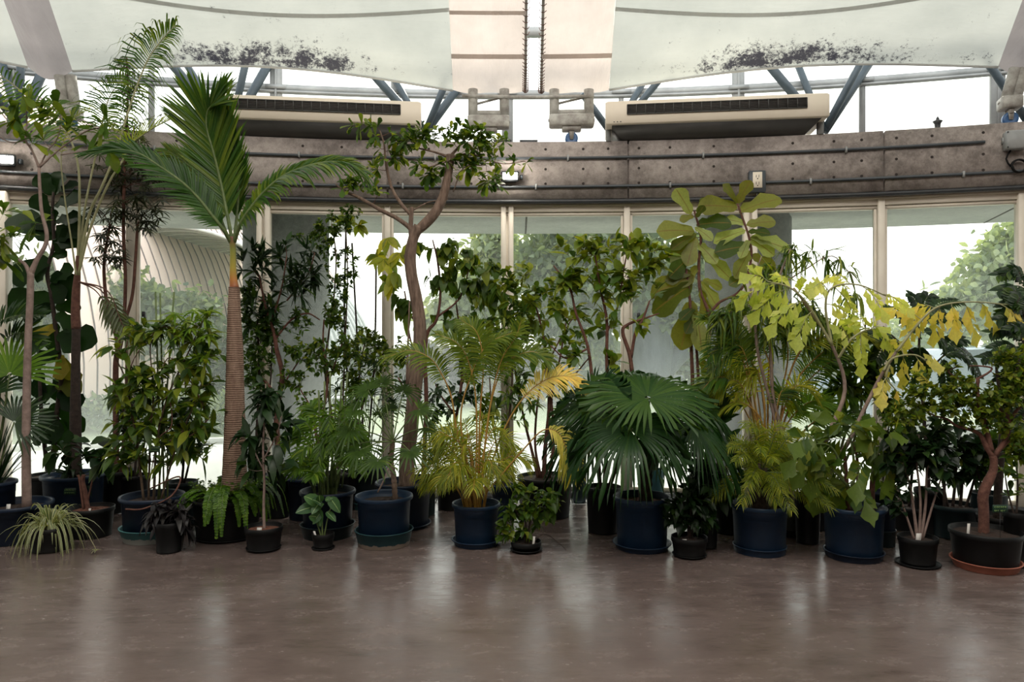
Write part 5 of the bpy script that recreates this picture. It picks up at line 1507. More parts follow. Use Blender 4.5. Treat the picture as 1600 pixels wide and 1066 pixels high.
# -- B2 arrowhead plant
p = pot(505, 833, 17, base=862, style='nursery', label='small arrowhead plant with pale veined leaves in a tiny black pot, front row', name='potted_arrowhead', saucer=('pot_black', 17, .012, 'tiny black saucer under the arrowhead plant'))
sp = []
mb = MB()
for s in ([(504, 833, 1.6), (503, 815, 1.3), (500, 795, 1)], [(506, 833, 1.4), (512, 810, 1.1), (518, 790, .8)], [(503, 833, 1.3), (494, 815, 1), (486, 800, .8)]):
    a, r_ = stemify(s, p['d'], p); mb.tube(a, r_, 6); sp.append(a)
mb.build('stem', M['stem_green'], p['o'])
placed_leaves(p['o'], p['d'], [(498, 788, 470, 772), (500, 785, 488, 803), (495, 792, 460, 802), (500, 785, 498, 770), (504, 790, 484, 778), (515, 778, 530, 800), (508, 782, 522, 778), (498, 795, 500, 820), (502, 800, 490, 818), (500, 796, 508, 785), (494, 790, 474, 790), (510, 800, 524, 815), (500, 810, 480, 806)], 'round', 'arrow', ratio=.62, stem_pts=np.vstack(sp), wood='stem_green', stemr=.002, tint=(.5, .25), face=(0, -.8, .7), droop=.25)
tagstick(p, 495, 828, 'white tag leaning in the arrowhead plant pot', w=.015, h=.05, lean=-.4)

# -- B3 lady palm behind
p = pot(577, 728, 30, base=800, mat='pot_green', label='dark lady palm with fingered fan leaves in a dark green pot behind', name='potted_palm', saucer=('pot_teal', 26, .06, 'turquoise saucer under the lady palm at the back'))
o, d = p['o'], p['d']
for (hx, hy, R) in ((545, 640, 36), (575, 618, 34), (600, 600, 32), (560, 665, 34), (590, 650, 30), (530, 610, 28), (565, 700, 30), (610, 630, 30), (548, 585, 28), (590, 570, 26), (632, 600, 28), (525, 660, 30)):
    hub = P(hx, hy, d + RNG.normal() * .08); base = p['c'] + np.array([RNG.normal() * .04, RNG.normal() * .04, p['zs']])
    fan_leaf(o, hub, np.array([RNG.normal() * .5, -.6, .8]), nrm(hub - base) + np.array([0, -.4, 0]), R * 1.15 / FPX * d, n=13, arc=230, split=.16, mat='dark', droop=.4, tint=.6, thin=.8, pr=.003, petiole=[base, (base + hub) / 2 + np.array([0, 0, .1])])
for (x0, x1, y1) in ((540, 541, 330), (585, 588, 395), (560, 550, 380)):
    cane(o, d + .05, [(572, 735), (x0, 560), (x1, y1)], 1.5, 'bark_dark')
fb = MB()
for (x, y) in ((588, 398), (541, 345), (612, 410), (560, 352), (600, 440)):
    for k in range(9): 
        a = RNG.uniform(-1, 1); fb.leaf('ovate', P(x, y, d), np.array([RNG.normal(), -.3, RNG.normal() * .6 + .1]), np.array([0, -.7, .6]), .13, .055, .4, RNG.random())
fb.build('young_foliage', L['yellowish'], o)

p = pot(548, 737, 17, h=.33, style='nursery', label='leafy shrub with long thin stems rising left of the branching tree trunk', name='potted_shrub')
grow(p, [[(548, 737, 2), (560, 660, 1.7), (578, 600, 1.4), (600, 550, 1.1)], [(550, 737, 1.8), (556, 640, 1.4), (565, 560, 1.1), (575, 520, .9)]],
     [(595, 560, 42, 26), (560, 600, 28, 30), (620, 540, 22, 22), (575, 530, 30, 20), (540, 560, 20, 24)], 130, leafopt('ovate', .06, .028, 7, (.55, .25), droop=.3), 'twig', 'green', twig_r=.0018)
# -- B4 split leaf philodendron
p = pot(600, 773, 45, base=863, mat='pot_blue', label='split leaf plant radiating from a ringed stem, blue pot on a deep teal saucer', name='potted_philodendron', saucer=('saucer_teal', 45, .115, 'deep teal saucer with white crust under the split leaf plant'))
o, d = p['o'], p['d']
pts, rad = stemify([(618, 768, 4.4), (615, 745, 4.2), (611, 720, 4), (613, 700, 4.2), (614, 688, 3.4)], d, p); pts = smooth_path(pts, 3); rad = smooth_path(np.c_[rad, rad], 3)[:, 0]
mb = MB(); mb.tube(pts, rad * (1 + .14 * np.sin(np.arange(len(rad)) * 2.2)), 12); mb.build('trunk', M['bark_brown'], o)
mb = MB(); mb.tube(smooth_path([P(590, 770, d - .05), P(600, 750, d - .04), P(608, 728, d)], 4), .006, 7); mb.build('aerial_root', M['bark_pale'], o)
hub0 = P(614, 690, d)
for (hx, hy, R, dd) in ((575, 610, 34, 0), (560, 640, 32, -.1), (548, 672, 34, -.15), (562, 704, 34, -.25), (596, 600, 30, .1), (630, 612, 28, .1), (655, 640, 30, -.1), (668, 668, 26, -.05), (640, 705, 30, -.25), (590, 720, 30, -.35), (610, 640, 24, .2), (680, 700, 26, .05), (536, 700, 24, .05)):
    hub = P(hx, hy, d + dd); v = nrm(hub - hub0)
    fan_leaf(o, hub, nrm(np.array([v[0] * .3, -.55, .75])), v + np.array([0, -.1, -.35]), R * 1.2 / FPX * d, n=17, arc=270, split=.30, mat='green', droop=.4, tint=.3, thin=.95, pr=.0042, petiole=[hub0, (hub0 + hub) / 2 + np.array([0, 0, .02])], stem='stem_green')

# -- B5 the branching tree
p = pot(631, 752, 45, base=833, mat='pot_navy', label='tall tree with a leaning bare trunk that forks before the beam, dark blue pot', name='potted_tree', saucer=('pot_navy', 42, .03, 'navy saucer under the tall branching tree'))
grow(p, [[(636, 750, 13), (636, 715, 12), (641, 680, 11.5), (647, 620, 11), (654, 560, 10.5), (656, 510, 10), (650, 465, 9.5), (643, 430, 9), (641, 400, 9), (646, 372, 8), (655, 354, 8.5)],
         [(650, 362, 7), (664, 350, 8), (680, 332, 8), (692, 308, 7.2), (699, 280, 6.6), (703, 255, 6.2), (704, 242, 7)],
         [(645, 385, 4.6), (643, 365, 4.2), (640, 356, 3.8), (620, 341, 3.4), (598, 330, 3.2), (572, 315, 2.8), (555, 306, 2.4), (540, 300, 1.8), (525, 288, 1.2)],
         [(642, 372, 3.6), (642, 350, 3.6), (643, 328, 3.4), (643, 324, 3.2)], [(642, 336, 3), (628, 320, 2.8), (614, 298, 2.4), (606, 272, 2.2), (602, 245, 1.8), (600, 225, 1.4), (594, 205, 1)],
         [(704, 244, 2.6), (718, 228, 1.6), (730, 212, 1.2)], [(702, 246, 2.4), (680, 238, 1.6), (655, 232, 1.2)], [(706, 246, 2), (735, 240, 1.3), (760, 250, 1), (790, 256, .8), (820, 252, .6)], [(704, 250, 1.8), (690, 255, 1.2), (668, 262, .9)], [(708, 300, 1), (725, 262, .8), (760, 258, .6)], [(643, 330, 1.3), (670, 316, 1), (700, 312, .8)],
         [(642, 405, 3.2), (635, 402, 3.6), (634, 398, 3)], [(645, 545, 2.6), (636, 600, 2.2), (640, 470, 1)]],
     [(705, 212, 56, 16), (665, 210, 34, 14), (745, 215, 36, 18), (640, 222, 22, 14), (695, 258, 48, 12), (762, 240, 24, 16), (768, 282, 12, 20), (730, 255, 26, 12), (588, 200, 24, 9), (598, 222, 26, 12), (612, 244, 22, 10), (585, 262, 22, 8), (560, 196, 14, 6), (550, 290, 26, 14), (580, 300, 16, 8), (620, 205, 12, 6), (668, 275, 12, 12), (810, 255, 16, 6), (780, 225, 18, 10)],
     190, leafopt('obov', .085, .034, 7, (.5, .28), whorl=1, droop=.25, spread=.95), 'bark_brown', 'green', twig_r=.0028, twigmat='bark_red', woodname='trunk', sides=16)
# -- broad heart leaves with red branches
p = pot(661, 744, 22, h=.33, mat='pot_green', label='shrub with red branches and broad hanging heart leaves, dark green pot behind the branching tree', name='potted_shrub')
grow(p, [[(661, 744, 4), (664, 690, 3.6), (666, 620, 3.4), (664, 560, 3.2), (668, 520, 3), (682, 500, 2.4), (688, 460, 2), (684, 410, 1.6), (676, 375, 1)], [(668, 520, 2.2), (640, 490, 1.6), (632, 455, 1.1)], [(684, 495, 1.8), (715, 470, 1.4), (728, 440, 1.1), (735, 400, .9)], [(664, 570, 2.2), (644, 540, 1.5), (636, 500, 1.2)], [(662, 640, 2), (640, 620, 1.6), (622, 590, 1.2)]],
     [(690, 380, 26, 20), (720, 400, 34, 26), (755, 420, 30, 26), (690, 430, 26, 26), (735, 450, 34, 26), (630, 470, 18, 26), (775, 470, 34, 30), (700, 500, 28, 22), (745, 495, 26, 18), (620, 440, 14, 14), (660, 380, 14, 16)],
     125, leafopt('round', .078, .058, 4, (.55, .2), droop=.9, spread=.6, lift=-.45), 'bark_red', 'green', twig_r=.0024)
fb = MB(); 
for (x, y) in ((605, 372), (625, 395), (600, 405), (615, 425), (640, 380), (610, 440)):
    for k in range(4): fb.leaf('ovate', P(x, y, p['d'] - .3), np.array([RNG.normal(), -.3, -.8 + RNG.normal() * .4]), np.array([0, -.8, .5]), .15, .065, .3, RNG.random())
fb.build('young_foliage', L['yellowish'], p['o'])
# -- B7 dark shrub behind the yellow palm
p = pot(704, 732, 23, base=800, style='nursery', label='dark broad leaved shrub in a black pot left behind the golden palm', name='potted_shrub')
grow(p, [[(704, 732, 3), (712, 660, 2.6), (722, 590, 2.2), (720, 530, 1.8), (712, 470, 1.2)], [(712, 650, 2), (690, 620, 1.4), (680, 600, 1.1)], [(722, 600, 2), (738, 560, 1.4), (752, 520, 1)]],
     [(735, 560, 30, 34), (755, 540, 26, 26), (700, 620, 30, 26), (690, 650, 30, 22), (730, 610, 24, 26), (770, 520, 24, 26)], 100, leafopt('ovate', .075, .032, 6, (.35, .25)), 'bark_red', 'dark', twig_r=.0022)
# -- B8 golden palm
p = pot(744, 785, 38, base=861, mat='pot_blue', label='golden yellow green palm with orange canes in a blue pot, centre of front row', name='potted_palm', saucer=('pot_blue', 38, .045, 'shallow blue saucer under the golden palm'))
o, d = p['o'], p['d']
clump_palm(p, 36, 84, 150, 44, 'yellowish', 'stem_orange', tint=(.45, .25), leafn=20, wid=1.9, r=1.3, droop=.6, start=.40)
for path in ([(738, 780), (715, 680), (705, 620), (690, 585), (672, 560), (640, 548), (600, 560)], [(742, 780), (745, 680), (742, 610), (730, 560), (712, 535), (680, 522)], [(748, 780), (760, 680), (770, 610), (785, 560), (805, 528), (815, 500)], [(752, 780), (780, 690), (810, 632), (845, 598), (880, 588), (910, 600)], [(746, 780), (750, 650), (755, 570), (745, 520), (720, 500)], [(750, 780), (765, 640), (790, 570), (830, 550), (860, 565)], [(740, 780), (720, 660), (735, 590), (760, 540), (800, 520)]):
    frond(o, path, d, 44, 54, mat='palm' if path[-1][0] < 880 else 'yellow', wid=2.6, r=1.7, start=.45, ang=(65, 30), droop=.5, tint=(.8, .15), stem='stem_orange', vee=.3)
frond(o, [(760, 770, -.1), (820, 700, -.15), (850, 672, -.15), (875, 680, -.15), (890, 720, -.15), (893, 745, -.15)], d, 24, 44, mat='yellow', wid=3.6, r=1.4, start=.45, droop=.7, tint=(.3, .2), stem='stem_orange')
# -- B9
p = pot(786, 757, 20, base=816, mat='pot_blue', label='blue pot with a leafy shrub behind the golden palm, right side', name='potted_shrub')
grow(p, [[(786, 755, 2.2), (792, 690, 2), (800, 600, 1.6), (800, 520, 1.2)], [(788, 740, 1.8), (770, 660, 1.4), (765, 590, 1.1)]], [(790, 560, 34, 50), (800, 500, 30, 36), (770, 640, 28, 40), (815, 620, 24, 40)], 120, leafopt('lance', .10, .024, 7, (.45, .25)), 'twig', 'green', twig_r=.002)
# -- B10 low shrub
p = pot(822, 845, 24, base=868, style='nursery', label='low bushy shrub with oval leaves in a tiny black pot, centre of front row', name='potted_shrub', saucer=('pot_black', 25, .02, 'small black saucer under the low bushy shrub'))
grow(p, [[(822, 843, 1.8), (815, 815, 1.5), (800, 790, 1.1)], [(824, 843, 1.8), (830, 810, 1.4), (845, 780, 1)], [(820, 843, 1.5), (822, 800, 1.2), (820, 770, .9)], [(826, 840, 1), (850, 835, .9), (872, 848, .7), (885, 860, .5)]],
     [(810, 790, 34, 22), (845, 785, 32, 24), (822, 815, 40, 18), (790, 825, 24, 18), (866, 790, 14, 18), (820, 765, 24, 12)], 95, leafopt('ovate', .068, .036, 5, (.45, .22), droop=.4), 'bark_dark', 'green', twig_r=.0018)
tagstick(p, 833, 838, 'white tag in the low bushy shrub', w=.016, h=.07)
# -- B11 multi stemmed shrub
p = pot(852, 744, 44, base=816, style='nursery', label='many stemmed glossy shrub in a wide black pot right behind the golden palm', name='potted_shrub')
grow(p, [[(850, 742, 4), (852, 700, 3.4), (858, 640, 3), (856, 580, 2.6), (848, 520, 1.8), (835, 470, 1.3)], [(842, 742, 3), (830, 700, 2.4), (820, 660, 2), (808, 600, 1.6), (800, 540, 1.1)], [(858, 742, 3), (866, 680, 2.4), (862, 620, 2), (875, 560, 1.6), (885, 500, 1.1)], [(846, 742, 2.6), (836, 690, 2), (845, 600, 1.6), (870, 540, 1.2), (905, 480, 1)], [(856, 580, 2), (890, 590, 1.3), (920, 560, 1)]],
     [(835, 480, 44, 40), (870, 450, 36, 30), (800, 460, 34, 30), (850, 540, 50, 34), (900, 540, 30, 34), (820, 420, 30, 16), (800, 520, 26, 30), (880, 600, 34, 26), (780, 440, 20, 30)],
     135, leafopt('ovate', .092, .045, 5, (.68, .25), droop=.3), 'bark_red', 'green', twig_r=.0024)
# -- C1 citrus like shrub
p = pot(943, 760, 28, base=838, style='nursery', label='tall shrub with red brown stems and wide crown, black pot left of the fan palm', name='potted_shrub')
grow(p, [[(938, 756, 3.4), (934, 700, 3), (930, 640, 3), (925, 590, 2.8), (918, 540, 2.4), (900, 490, 2), (890, 450, 1.6), (865, 415, 1)], [(944, 756, 3.4), (948, 690, 3.2), (950, 620, 3), (948, 560, 2.8), (948, 500, 2.4), (938, 450, 1.8), (930, 400, 1.2)], [(950, 756, 3.4), (975, 690, 3.4), (988, 620, 3.4), (985, 560, 3.2), (973, 520, 3), (980, 508, 2.4), (1000, 500, 1.8), (1030, 490, 1)], [(986, 560, 2.6), (993, 520, 2.4), (1004, 500, 2), (1015, 470, 1.2)], [(948, 520, 2), (965, 480, 1.6), (975, 420, 1.2), (985, 370, .9)], [(918, 545, 1.8), (885, 560, 1.3), (860, 540, 1)]],
     [(900, 400, 40, 26), (945, 385, 44, 22), (985, 380, 34, 26), (1020, 400, 30, 26), (900, 440, 44, 24), (950, 440, 44, 26), (1000, 450, 34, 26), (880, 490, 34, 26), (940, 500, 40, 26), (1005, 505, 26, 14), (870, 385, 20, 8), (985, 350, 10, 10), (900, 540, 30, 24), (960, 560, 24, 20), (1030, 420, 24, 20)],
     128, leafopt('ovate', .108, .055, 5, (.72, .22), droop=.28, lift=.25), 'bark_red', 'green', twig_r=.0026, sides=9)
# ================================================================ right third
# -- C2 fan palm
p = pot(1003, 774, 45, base=869, mat='pot_blue', soil='soil_red', label='large fan palm with pleated drooping leaves in a blue pot, right of centre', name='potted_palm', saucer=('pot_blue', 45, .045, 'wide blue saucer under the large fan palm'))
o, d = p['o'], p['d']
pts, rad = stemify([(1008, 772, 10), (1008, 745, 11), (1010, 720, 9), (1010, 700, 6)], d, p); mb = MB(); mb.tube(smooth_path(pts, 2), smooth_path(np.c_[rad, rad], 2)[:, 0] * (1 + .08 * np.sin(np.arange((len(rad) - 1) * 2 + 1) * 2)), 14); mb.build('trunk', M['bark_dark'], o)
top = P(1010, 705, d)
for (hx, hy, dd, R, fc, up_, dr, tn) in (
        (1012, 622, -.30, 112, (.05, -.42, .95), (0, .9, .4), .26, .7), (985, 672, -.42, 96, (-.1, -.6, .8), (-.35, .5, .6), .80, .45), (1085, 665, -.22, 88, (.45, -.55, .7), (.7, .3, .5), .80, .4),
        (925, 640, .0, 120, (-.75, -.35, .35), (-.4, -.3, -.9), .35, .2), (955, 612, .15, 105, (-.35, -.3, .85), (-.8, .2, .5), .35, .5), (1060, 612, .15, 100, (.5, -.2, .85), (.8, .3, .4), .5, .35), (1105, 690, .15, 70, (.7, -.3, .5), (.8, 0, -.2), .8, .3), (1000, 650, .35, 90, (0, .2, 1), (0, 1, .2), .6, .3), (1035, 690, -.30, 55, (.1, -.6, .6), (.2, -.2, -.6), .5, .2)):
    hub = P(hx, hy, d + dd)
    fan_leaf(o, hub, fc, up_, R / FPX * d, n=54, arc=352, split=.46, mat='fanpalm', droop=dr, tint=tn, pr=.008, petiole=[top, (top + hub) / 2 + np.array([0, 0, .06])], stem='stem_green')
# -- C3 turquoise pot behind with fine palm
p = pot(1022, 733, 15, h=.35, mat='pot_teal', style='plain', label='turquoise pot with a fine leaved palm behind the large fan palm', name='potted_palm')
clump_palm(p, 12, 60, 120, 26, 'green', 'stem_green', tint=(.45, .2), leafn=16, wid=3)
p = pot(905, 735, 12, h=.30, style='plain', mat='pot_green', label='small dark green pot by the glass with a thin leaved clump', name='potted_palm')
clump_palm(p, 16, 60, 130, 24, 'green', 'stem_green', tint=(.5, .2), leafn=16, wid=3)
# -- C4 front dark shrub
p = pot(1077, 838, 28, base=877, style='nursery', label='small dark glossy shrub in a black pot at the foot of the fan palm', name='potted_shrub', saucer=('pot_black', 26, .018, 'small black saucer under the dark glossy shrub'))
grow(p, [[(1076, 836, 2), (1074, 805, 1.6), (1065, 780, 1.2)], [(1080, 836, 2), (1086, 800, 1.5), (1095, 775, 1.1)], [(1078, 836, 1.8), (1080, 790, 1.3), (1082, 765, 1)]],
     [(1075, 785, 34, 26), (1095, 775, 26, 24), (1070, 812, 34, 16), (1098, 805, 18, 20), (1050, 795, 14, 16)], 85, leafopt('ovate', .075, .038, 6, (.35, .2), droop=.4), 'bark_dark', 'dark', twig_r=.0018)
tagstick(p, 1068, 832, 'white tag lying on the rim of the dark glossy shrub pot', w=.03, h=.02)
# -- C5, C6 black pots with strap leaves
p = pot(1106, 812, 16, base=860, style='nursery', label='narrow black pot squeezed between the dark glossy shrub and the date palm', name='potted_shrub')
grow(p, [[(1106, 812, 2), (1108, 780, 1.5), (1112, 750, 1.1)]], [(1110, 765, 26, 30), (1100, 740, 20, 20)], 36, leafopt('ovate', .10, .05, 5, (.3, .15), droop=.45), 'bark_dark', 'dark')
p = pot(1138, 768, 25, base=838, style='nursery', label='dark strap leaved plant in a black pot between the fan palm and the date palm', name='potted_dracaena')
o, d = p['o'], p['d']
mb = MB(); a, r_ = stemify([(1130, 765, 4), (1120, 700, 3.4), (1116, 660, 3)], d, p); mb.tube(a, r_, 8); a2, r_ = stemify([(1136, 765, 3.5), (1126, 725, 3), (1122, 705, 2.6)], d, p); mb.tube(a2, r_, 8); mb.build('trunk', M['bark_dark'], o)
mb = MB()
for (bx, by, tx, ty) in ((1116, 662, 1072, 585), (1116, 660, 1098, 560), (1117, 660, 1128, 590), (1118, 660, 1150, 600), (1118, 662, 1172, 622), (1116, 664, 1060, 640), (1116, 662, 1085, 620), (1122, 706, 1168, 655), (1122, 708, 1176, 690), (1120, 706, 1175, 715), (1120, 708, 1080, 690), (1118, 668, 1150, 650), (1122, 706, 1150, 745), (1120, 706, 1096, 742), (1117, 664, 1140, 575), (1118, 668, 1165, 640)):
    A, B = P(bx, by, d), P(tx, ty, d - RNG.uniform(-.15, .25)); ln = float(np.linalg.norm(B - A))
    mb.leaf('strap', A, B - A + UP * ln * .25, np.array([0, -.8, .7]) + unitv() * .4, ln * 1.05, .062, .3, .25 + .2 * RNG.random())
mb.build('foliage', L['dark'], o)
# -- fiddle leaf fig
p = pot(1098, 745, 24, h=.35, style='nursery', label='pale fiddle leaf fig with big rounded leaves in front of the right column', name='potted_fiddle_leaf_fig')
o, d = p['o'], p['d']; sp = []; mb = MB()
for s in ([(1102, 745, 3.6), (1108, 680, 3.4), (1106, 610, 3.4), (1108, 540, 3), (1107, 490, 2.8), (1094, 455, 2.6), (1092, 410, 2.4), (1095, 370, 2), (1085, 330, 1.6)], [(1107, 492, 2.4), (1125, 472, 2.2), (1150, 460, 2), (1165, 440, 2), (1174, 400, 2), (1170, 370, 1.8), (1160, 340, 1.6), (1153, 320, 1.4)],
          [(1096, 745, 3.2), (1084, 660, 3), (1082, 590, 3), (1080, 540, 2.6), (1078, 470, 2.2), (1072, 420, 1.8)], [(1100, 745, 3), (1090, 650, 2.6), (1091, 590, 2.4), (1088, 540, 2)], [(1130, 600, 2), (1128, 560, 1.6), (1128, 640, 2.2)]):
    a, r_ = stemify(s, d, p if s[0][1] == 745 else None); mb.tube(a, r_, 9); sp.append(a)
mb.build('trunk', M['bark_red'], o); sp = np.vstack(sp)
FR = [(1080, 335, 1052, 288), (1090, 335, 1110, 305), (1084, 338, 1062, 345), (1088, 340, 1102, 318, -.1, .1), (1088, 352, 1145, 348), (1086, 355, 1112, 375, 0, .95), (1085, 362, 1024, 362), (1088, 365, 1050, 390), (1086, 370, 1075, 412), (1090, 380, 1118, 410), (1095, 395, 1140, 435, 0, .9), (1090, 415, 1070, 445, 0, .6), (1085, 432, 1018, 462), (1082, 445, 1022, 488, 0, .15), (1095, 440, 1120, 480, 0, .75), (1095, 450, 1104, 500), (1082, 470, 1066, 540, 0, .4), (1088, 485, 1096, 545, 0, .7), (1085, 495, 1072, 520), (1092, 505, 1100, 548, 0, .8), (1098, 438, 1128, 450), (1080, 400, 1048, 432),
      (1094, 560, 1108, 590), (1110, 575, 1112, 620), (1086, 480, 1064, 500), (1080, 425, 1040, 440), (1084, 385, 1040, 405),
      (1152, 318, 1126, 284, 0, .3), (1153, 318, 1176, 276, 0, .5), (1152, 325, 1088, 322, 0, .6), (1155, 332, 1225, 308, 0, .6), (1165, 350, 1130, 342, 0, 1), (1166, 352, 1214, 346), (1168, 362, 1204, 366), (1170, 372, 1208, 398, 0, .95), (1172, 372, 1236, 392, 0, 1), (1170, 375, 1158, 402, 0, .95), (1172, 392, 1150, 432, 0, .7), (1172, 385, 1116, 395), (1174, 398, 1210, 422), (1165, 360, 1116, 380), (1168, 430, 1140, 446, 0, .1), (1172, 412, 1186, 440, 0, .7), (1150, 460, 1148, 500, 0, .2), (1130, 560, 1160, 580)]
placed_leaves(o, d, FR, 'fiddle', 'fiddle', ratio=.54, tint=(.45, .33), stem_pts=sp, wood='bark_red', stemr=.0025, droop=.16)
# -- C7 date palm
p = pot(1187, 786, 45, base=875, mat='pot_blue', label='bushy yellow green date palm in a blue pot on a blue saucer, right of centre', name='potted_palm', saucer=('pot_blue', 40, .05, 'blue saucer under the bushy date palm'))
o, d = p['o'], p['d']
mb = MB(); a, r_ = stemify([(1188, 780, 13), (1188, 755, 12), (1190, 735, 9), (1190, 720, 5)], d, p); mb.tube(a, r_, 14); mb.build('trunk', M['bark_dark'], o)
c0 = P(1190, 738, d)
for i in range(64):
    a = RNG.random() * 2 * math.pi; el = RNG.uniform(-.35, 1.45); ln = RNG.uniform(62, 112) / FPX * d
    out_ = np.array([math.cos(a), math.sin(a) * .85, 0]); v = out_ * math.cos(el) + UP * math.sin(el)
    pts = [c0, c0 + v * ln * .4, c0 + v * ln * .75 + UP * -.02, c0 + v * ln * .95 + out_ * ln * .15 - UP * ln * .22]
    frond(o, None, d, 24, 30, mat='yellowish', wid=1.5, r=1.0, start=.12, ang=(60, 30), droop=.55, tint=(.35, .2), stem='stem_green', pts3=pts, vee=.35, endlen=.5)
# -- tall areca behind it
p = pot(1212, 752, 26, h=.38, style='nursery', label='tall arching palm with orange canes rising behind the bushy date palm', name='potted_palm')
o, d = p['o'], p['d'] - .1
for path, mt, tn in (([(1190, 745), (1195, 640), (1185, 590), (1168, 555), (1150, 530), (1120, 505), (1095, 500)], 'palm', .7), ([(1195, 745), (1175, 640), (1168, 590), (1155, 545), (1140, 510), (1160, 480)], 'palm', .75), ([(1200, 745), (1215, 640), (1230, 570), (1228, 530), (1212, 500), (1190, 490)], 'palm', .7),
                 ([(1205, 745), (1222, 650), (1248, 590), (1280, 555), (1310, 535), (1330, 520)], 'palm', .65), ([(1208, 745), (1225, 660), (1250, 610), (1285, 575), (1310, 560), (1322, 556)], 'palm', .55), ([(1210, 745), (1225, 620), (1250, 550), (1290, 525), (1330, 518), (1360, 530)], 'yellowish', .6),
                 ([(1200, 745), (1200, 620), (1205, 540), (1225, 500), (1250, 490), (1290, 500)], 'palm', .75), ([(1196, 745), (1180, 650), (1150, 600), (1120, 590), (1096, 610)], 'palm', .65), ([(1205, 745), (1212, 640), (1200, 560), (1175, 530), (1130, 535), (1105, 560)], 'palm', .6), ([(1216, 745), (1245, 690), (1265, 665), (1290, 652), (1320, 650), (1338, 658)], 'palm', .5),
                 ([(1198, 745), (1190, 660), (1160, 630), (1130, 635), (1105, 660)], 'yellowish', .5), ([(1208, 745), (1226, 670), (1262, 630), (1300, 630)], 'fresh', .5)):
    frond(o, [(x, y, RNG.normal() * .04 if k else 0) for k, (x, y) in enumerate(path)], d, 44, 60, mat=mt, wid=2.8, r=1.9, start=.42, ang=(62, 25), droop=.4, tint=(tn, .15), stem='stem_orange', vee=.32)
for i in range(9):
    a = RNG.uniform(-1, 1); x1 = 1200 + 95 * a; y1 = RNG.uniform(560, 650)
    frond(o, [(1200 + 10 * a, 745), (1202 + 25 * a, 670), (1200 + 60 * a, y1 - 20), (x1, y1 - 25), (x1 + 30 * (1 if a > 0 else -1), y1 + 10)], d - .1 * RNG.random(), 30, 46, mat='palm' if i % 2 else 'yellowish', wid=2.4, r=1.5, start=.4, ang=(62, 25), droop=.45, tint=(.6, .2), stem='stem_orange', vee=.3)
# -- C8 stone pot with bamboo like plant
p = pot(1240, 775, 23, base=843, mat='pot_stone', style='plain', label='tall drooping bamboo leaved tree in a weathered grey stone pot', name='potted_tree', saucer=('pot_black', 26, .06, 'black saucer under the weathered stone pot'))
grow(p, [[(1240, 772, 3.2), (1225, 690, 3), (1208, 620, 2.8), (1205, 560, 2.6), (1202, 500, 2.4), (1215, 440, 2), (1235, 390, 1.2)], [(1240, 772, 3), (1212, 660, 2.6), (1186, 560, 2.4), (1180, 510, 2.2), (1176, 470, 1.6)], [(1213, 450, 1.4), (1260, 420, 1), (1300, 400, .8), (1330, 430, .6)], [(1202, 500, 1.4), (1180, 440, 1), (1190, 400, .8)]],
     [(1245, 395, 30, 14), (1290, 400, 34, 12), (1325, 420, 20, 14), (1210, 430, 36, 20), (1180, 470, 40, 26), (1240, 480, 40, 30), (1290, 510, 40, 26), (1220, 520, 40, 26), (1335, 460, 12, 12), (1130, 490, 24, 20)],
     150, leafopt('blade', .15, .015, 7, (.55, .25), droop=.8, spread=.5, lift=-.35, whorl=1), 'bark_pale', 'green', twig_r=.002)
# -- C9 fishtail palm (tall, yellow)
p = pot(1277, 779, 25, base=832, style='nursery', label='black pot with a tall shrub of pointed leaves tied to a black cane', name='potted_shrub')
o, d = p['o'], p['d']
grow(p, [[(1284, 778, 2.4), (1308, 720, 2.2), (1325, 660, 2), (1332, 620, 1.8), (1325, 560, 1.2)], [(1290, 778, 2.2), (1330, 700, 2), (1345, 640, 1.8), (1345, 580, 1.2)], [(1280, 778, 2), (1320, 680, 1.8), (1318, 620, 1.6), (1312, 570, 1)]],
     [(1320, 560, 34, 20), (1350, 570, 28, 24), (1345, 600, 30, 18), (1320, 610, 24, 18), (1370, 590, 20, 14), (1310, 650, 14, 16)], 70, leafopt('lance', .12, .052, 6, (.4, .2), whorl=1, droop=.3), 'stem_green', 'green', twig_r=.002)
cane(o, d, [(1292, 775), (1338, 720, .1), (1352, 640, .1), (1352, 500, .1)], 1.3, 'pot_black')
p = pot(1262, 772, 20, h=.36, style='nursery', mat='pot_black', label='tall yellow fishtail palm arching over the right hand plants, black pot behind the stone pot', name='potted_palm')
o, d = p['o'], p['d'] - .35
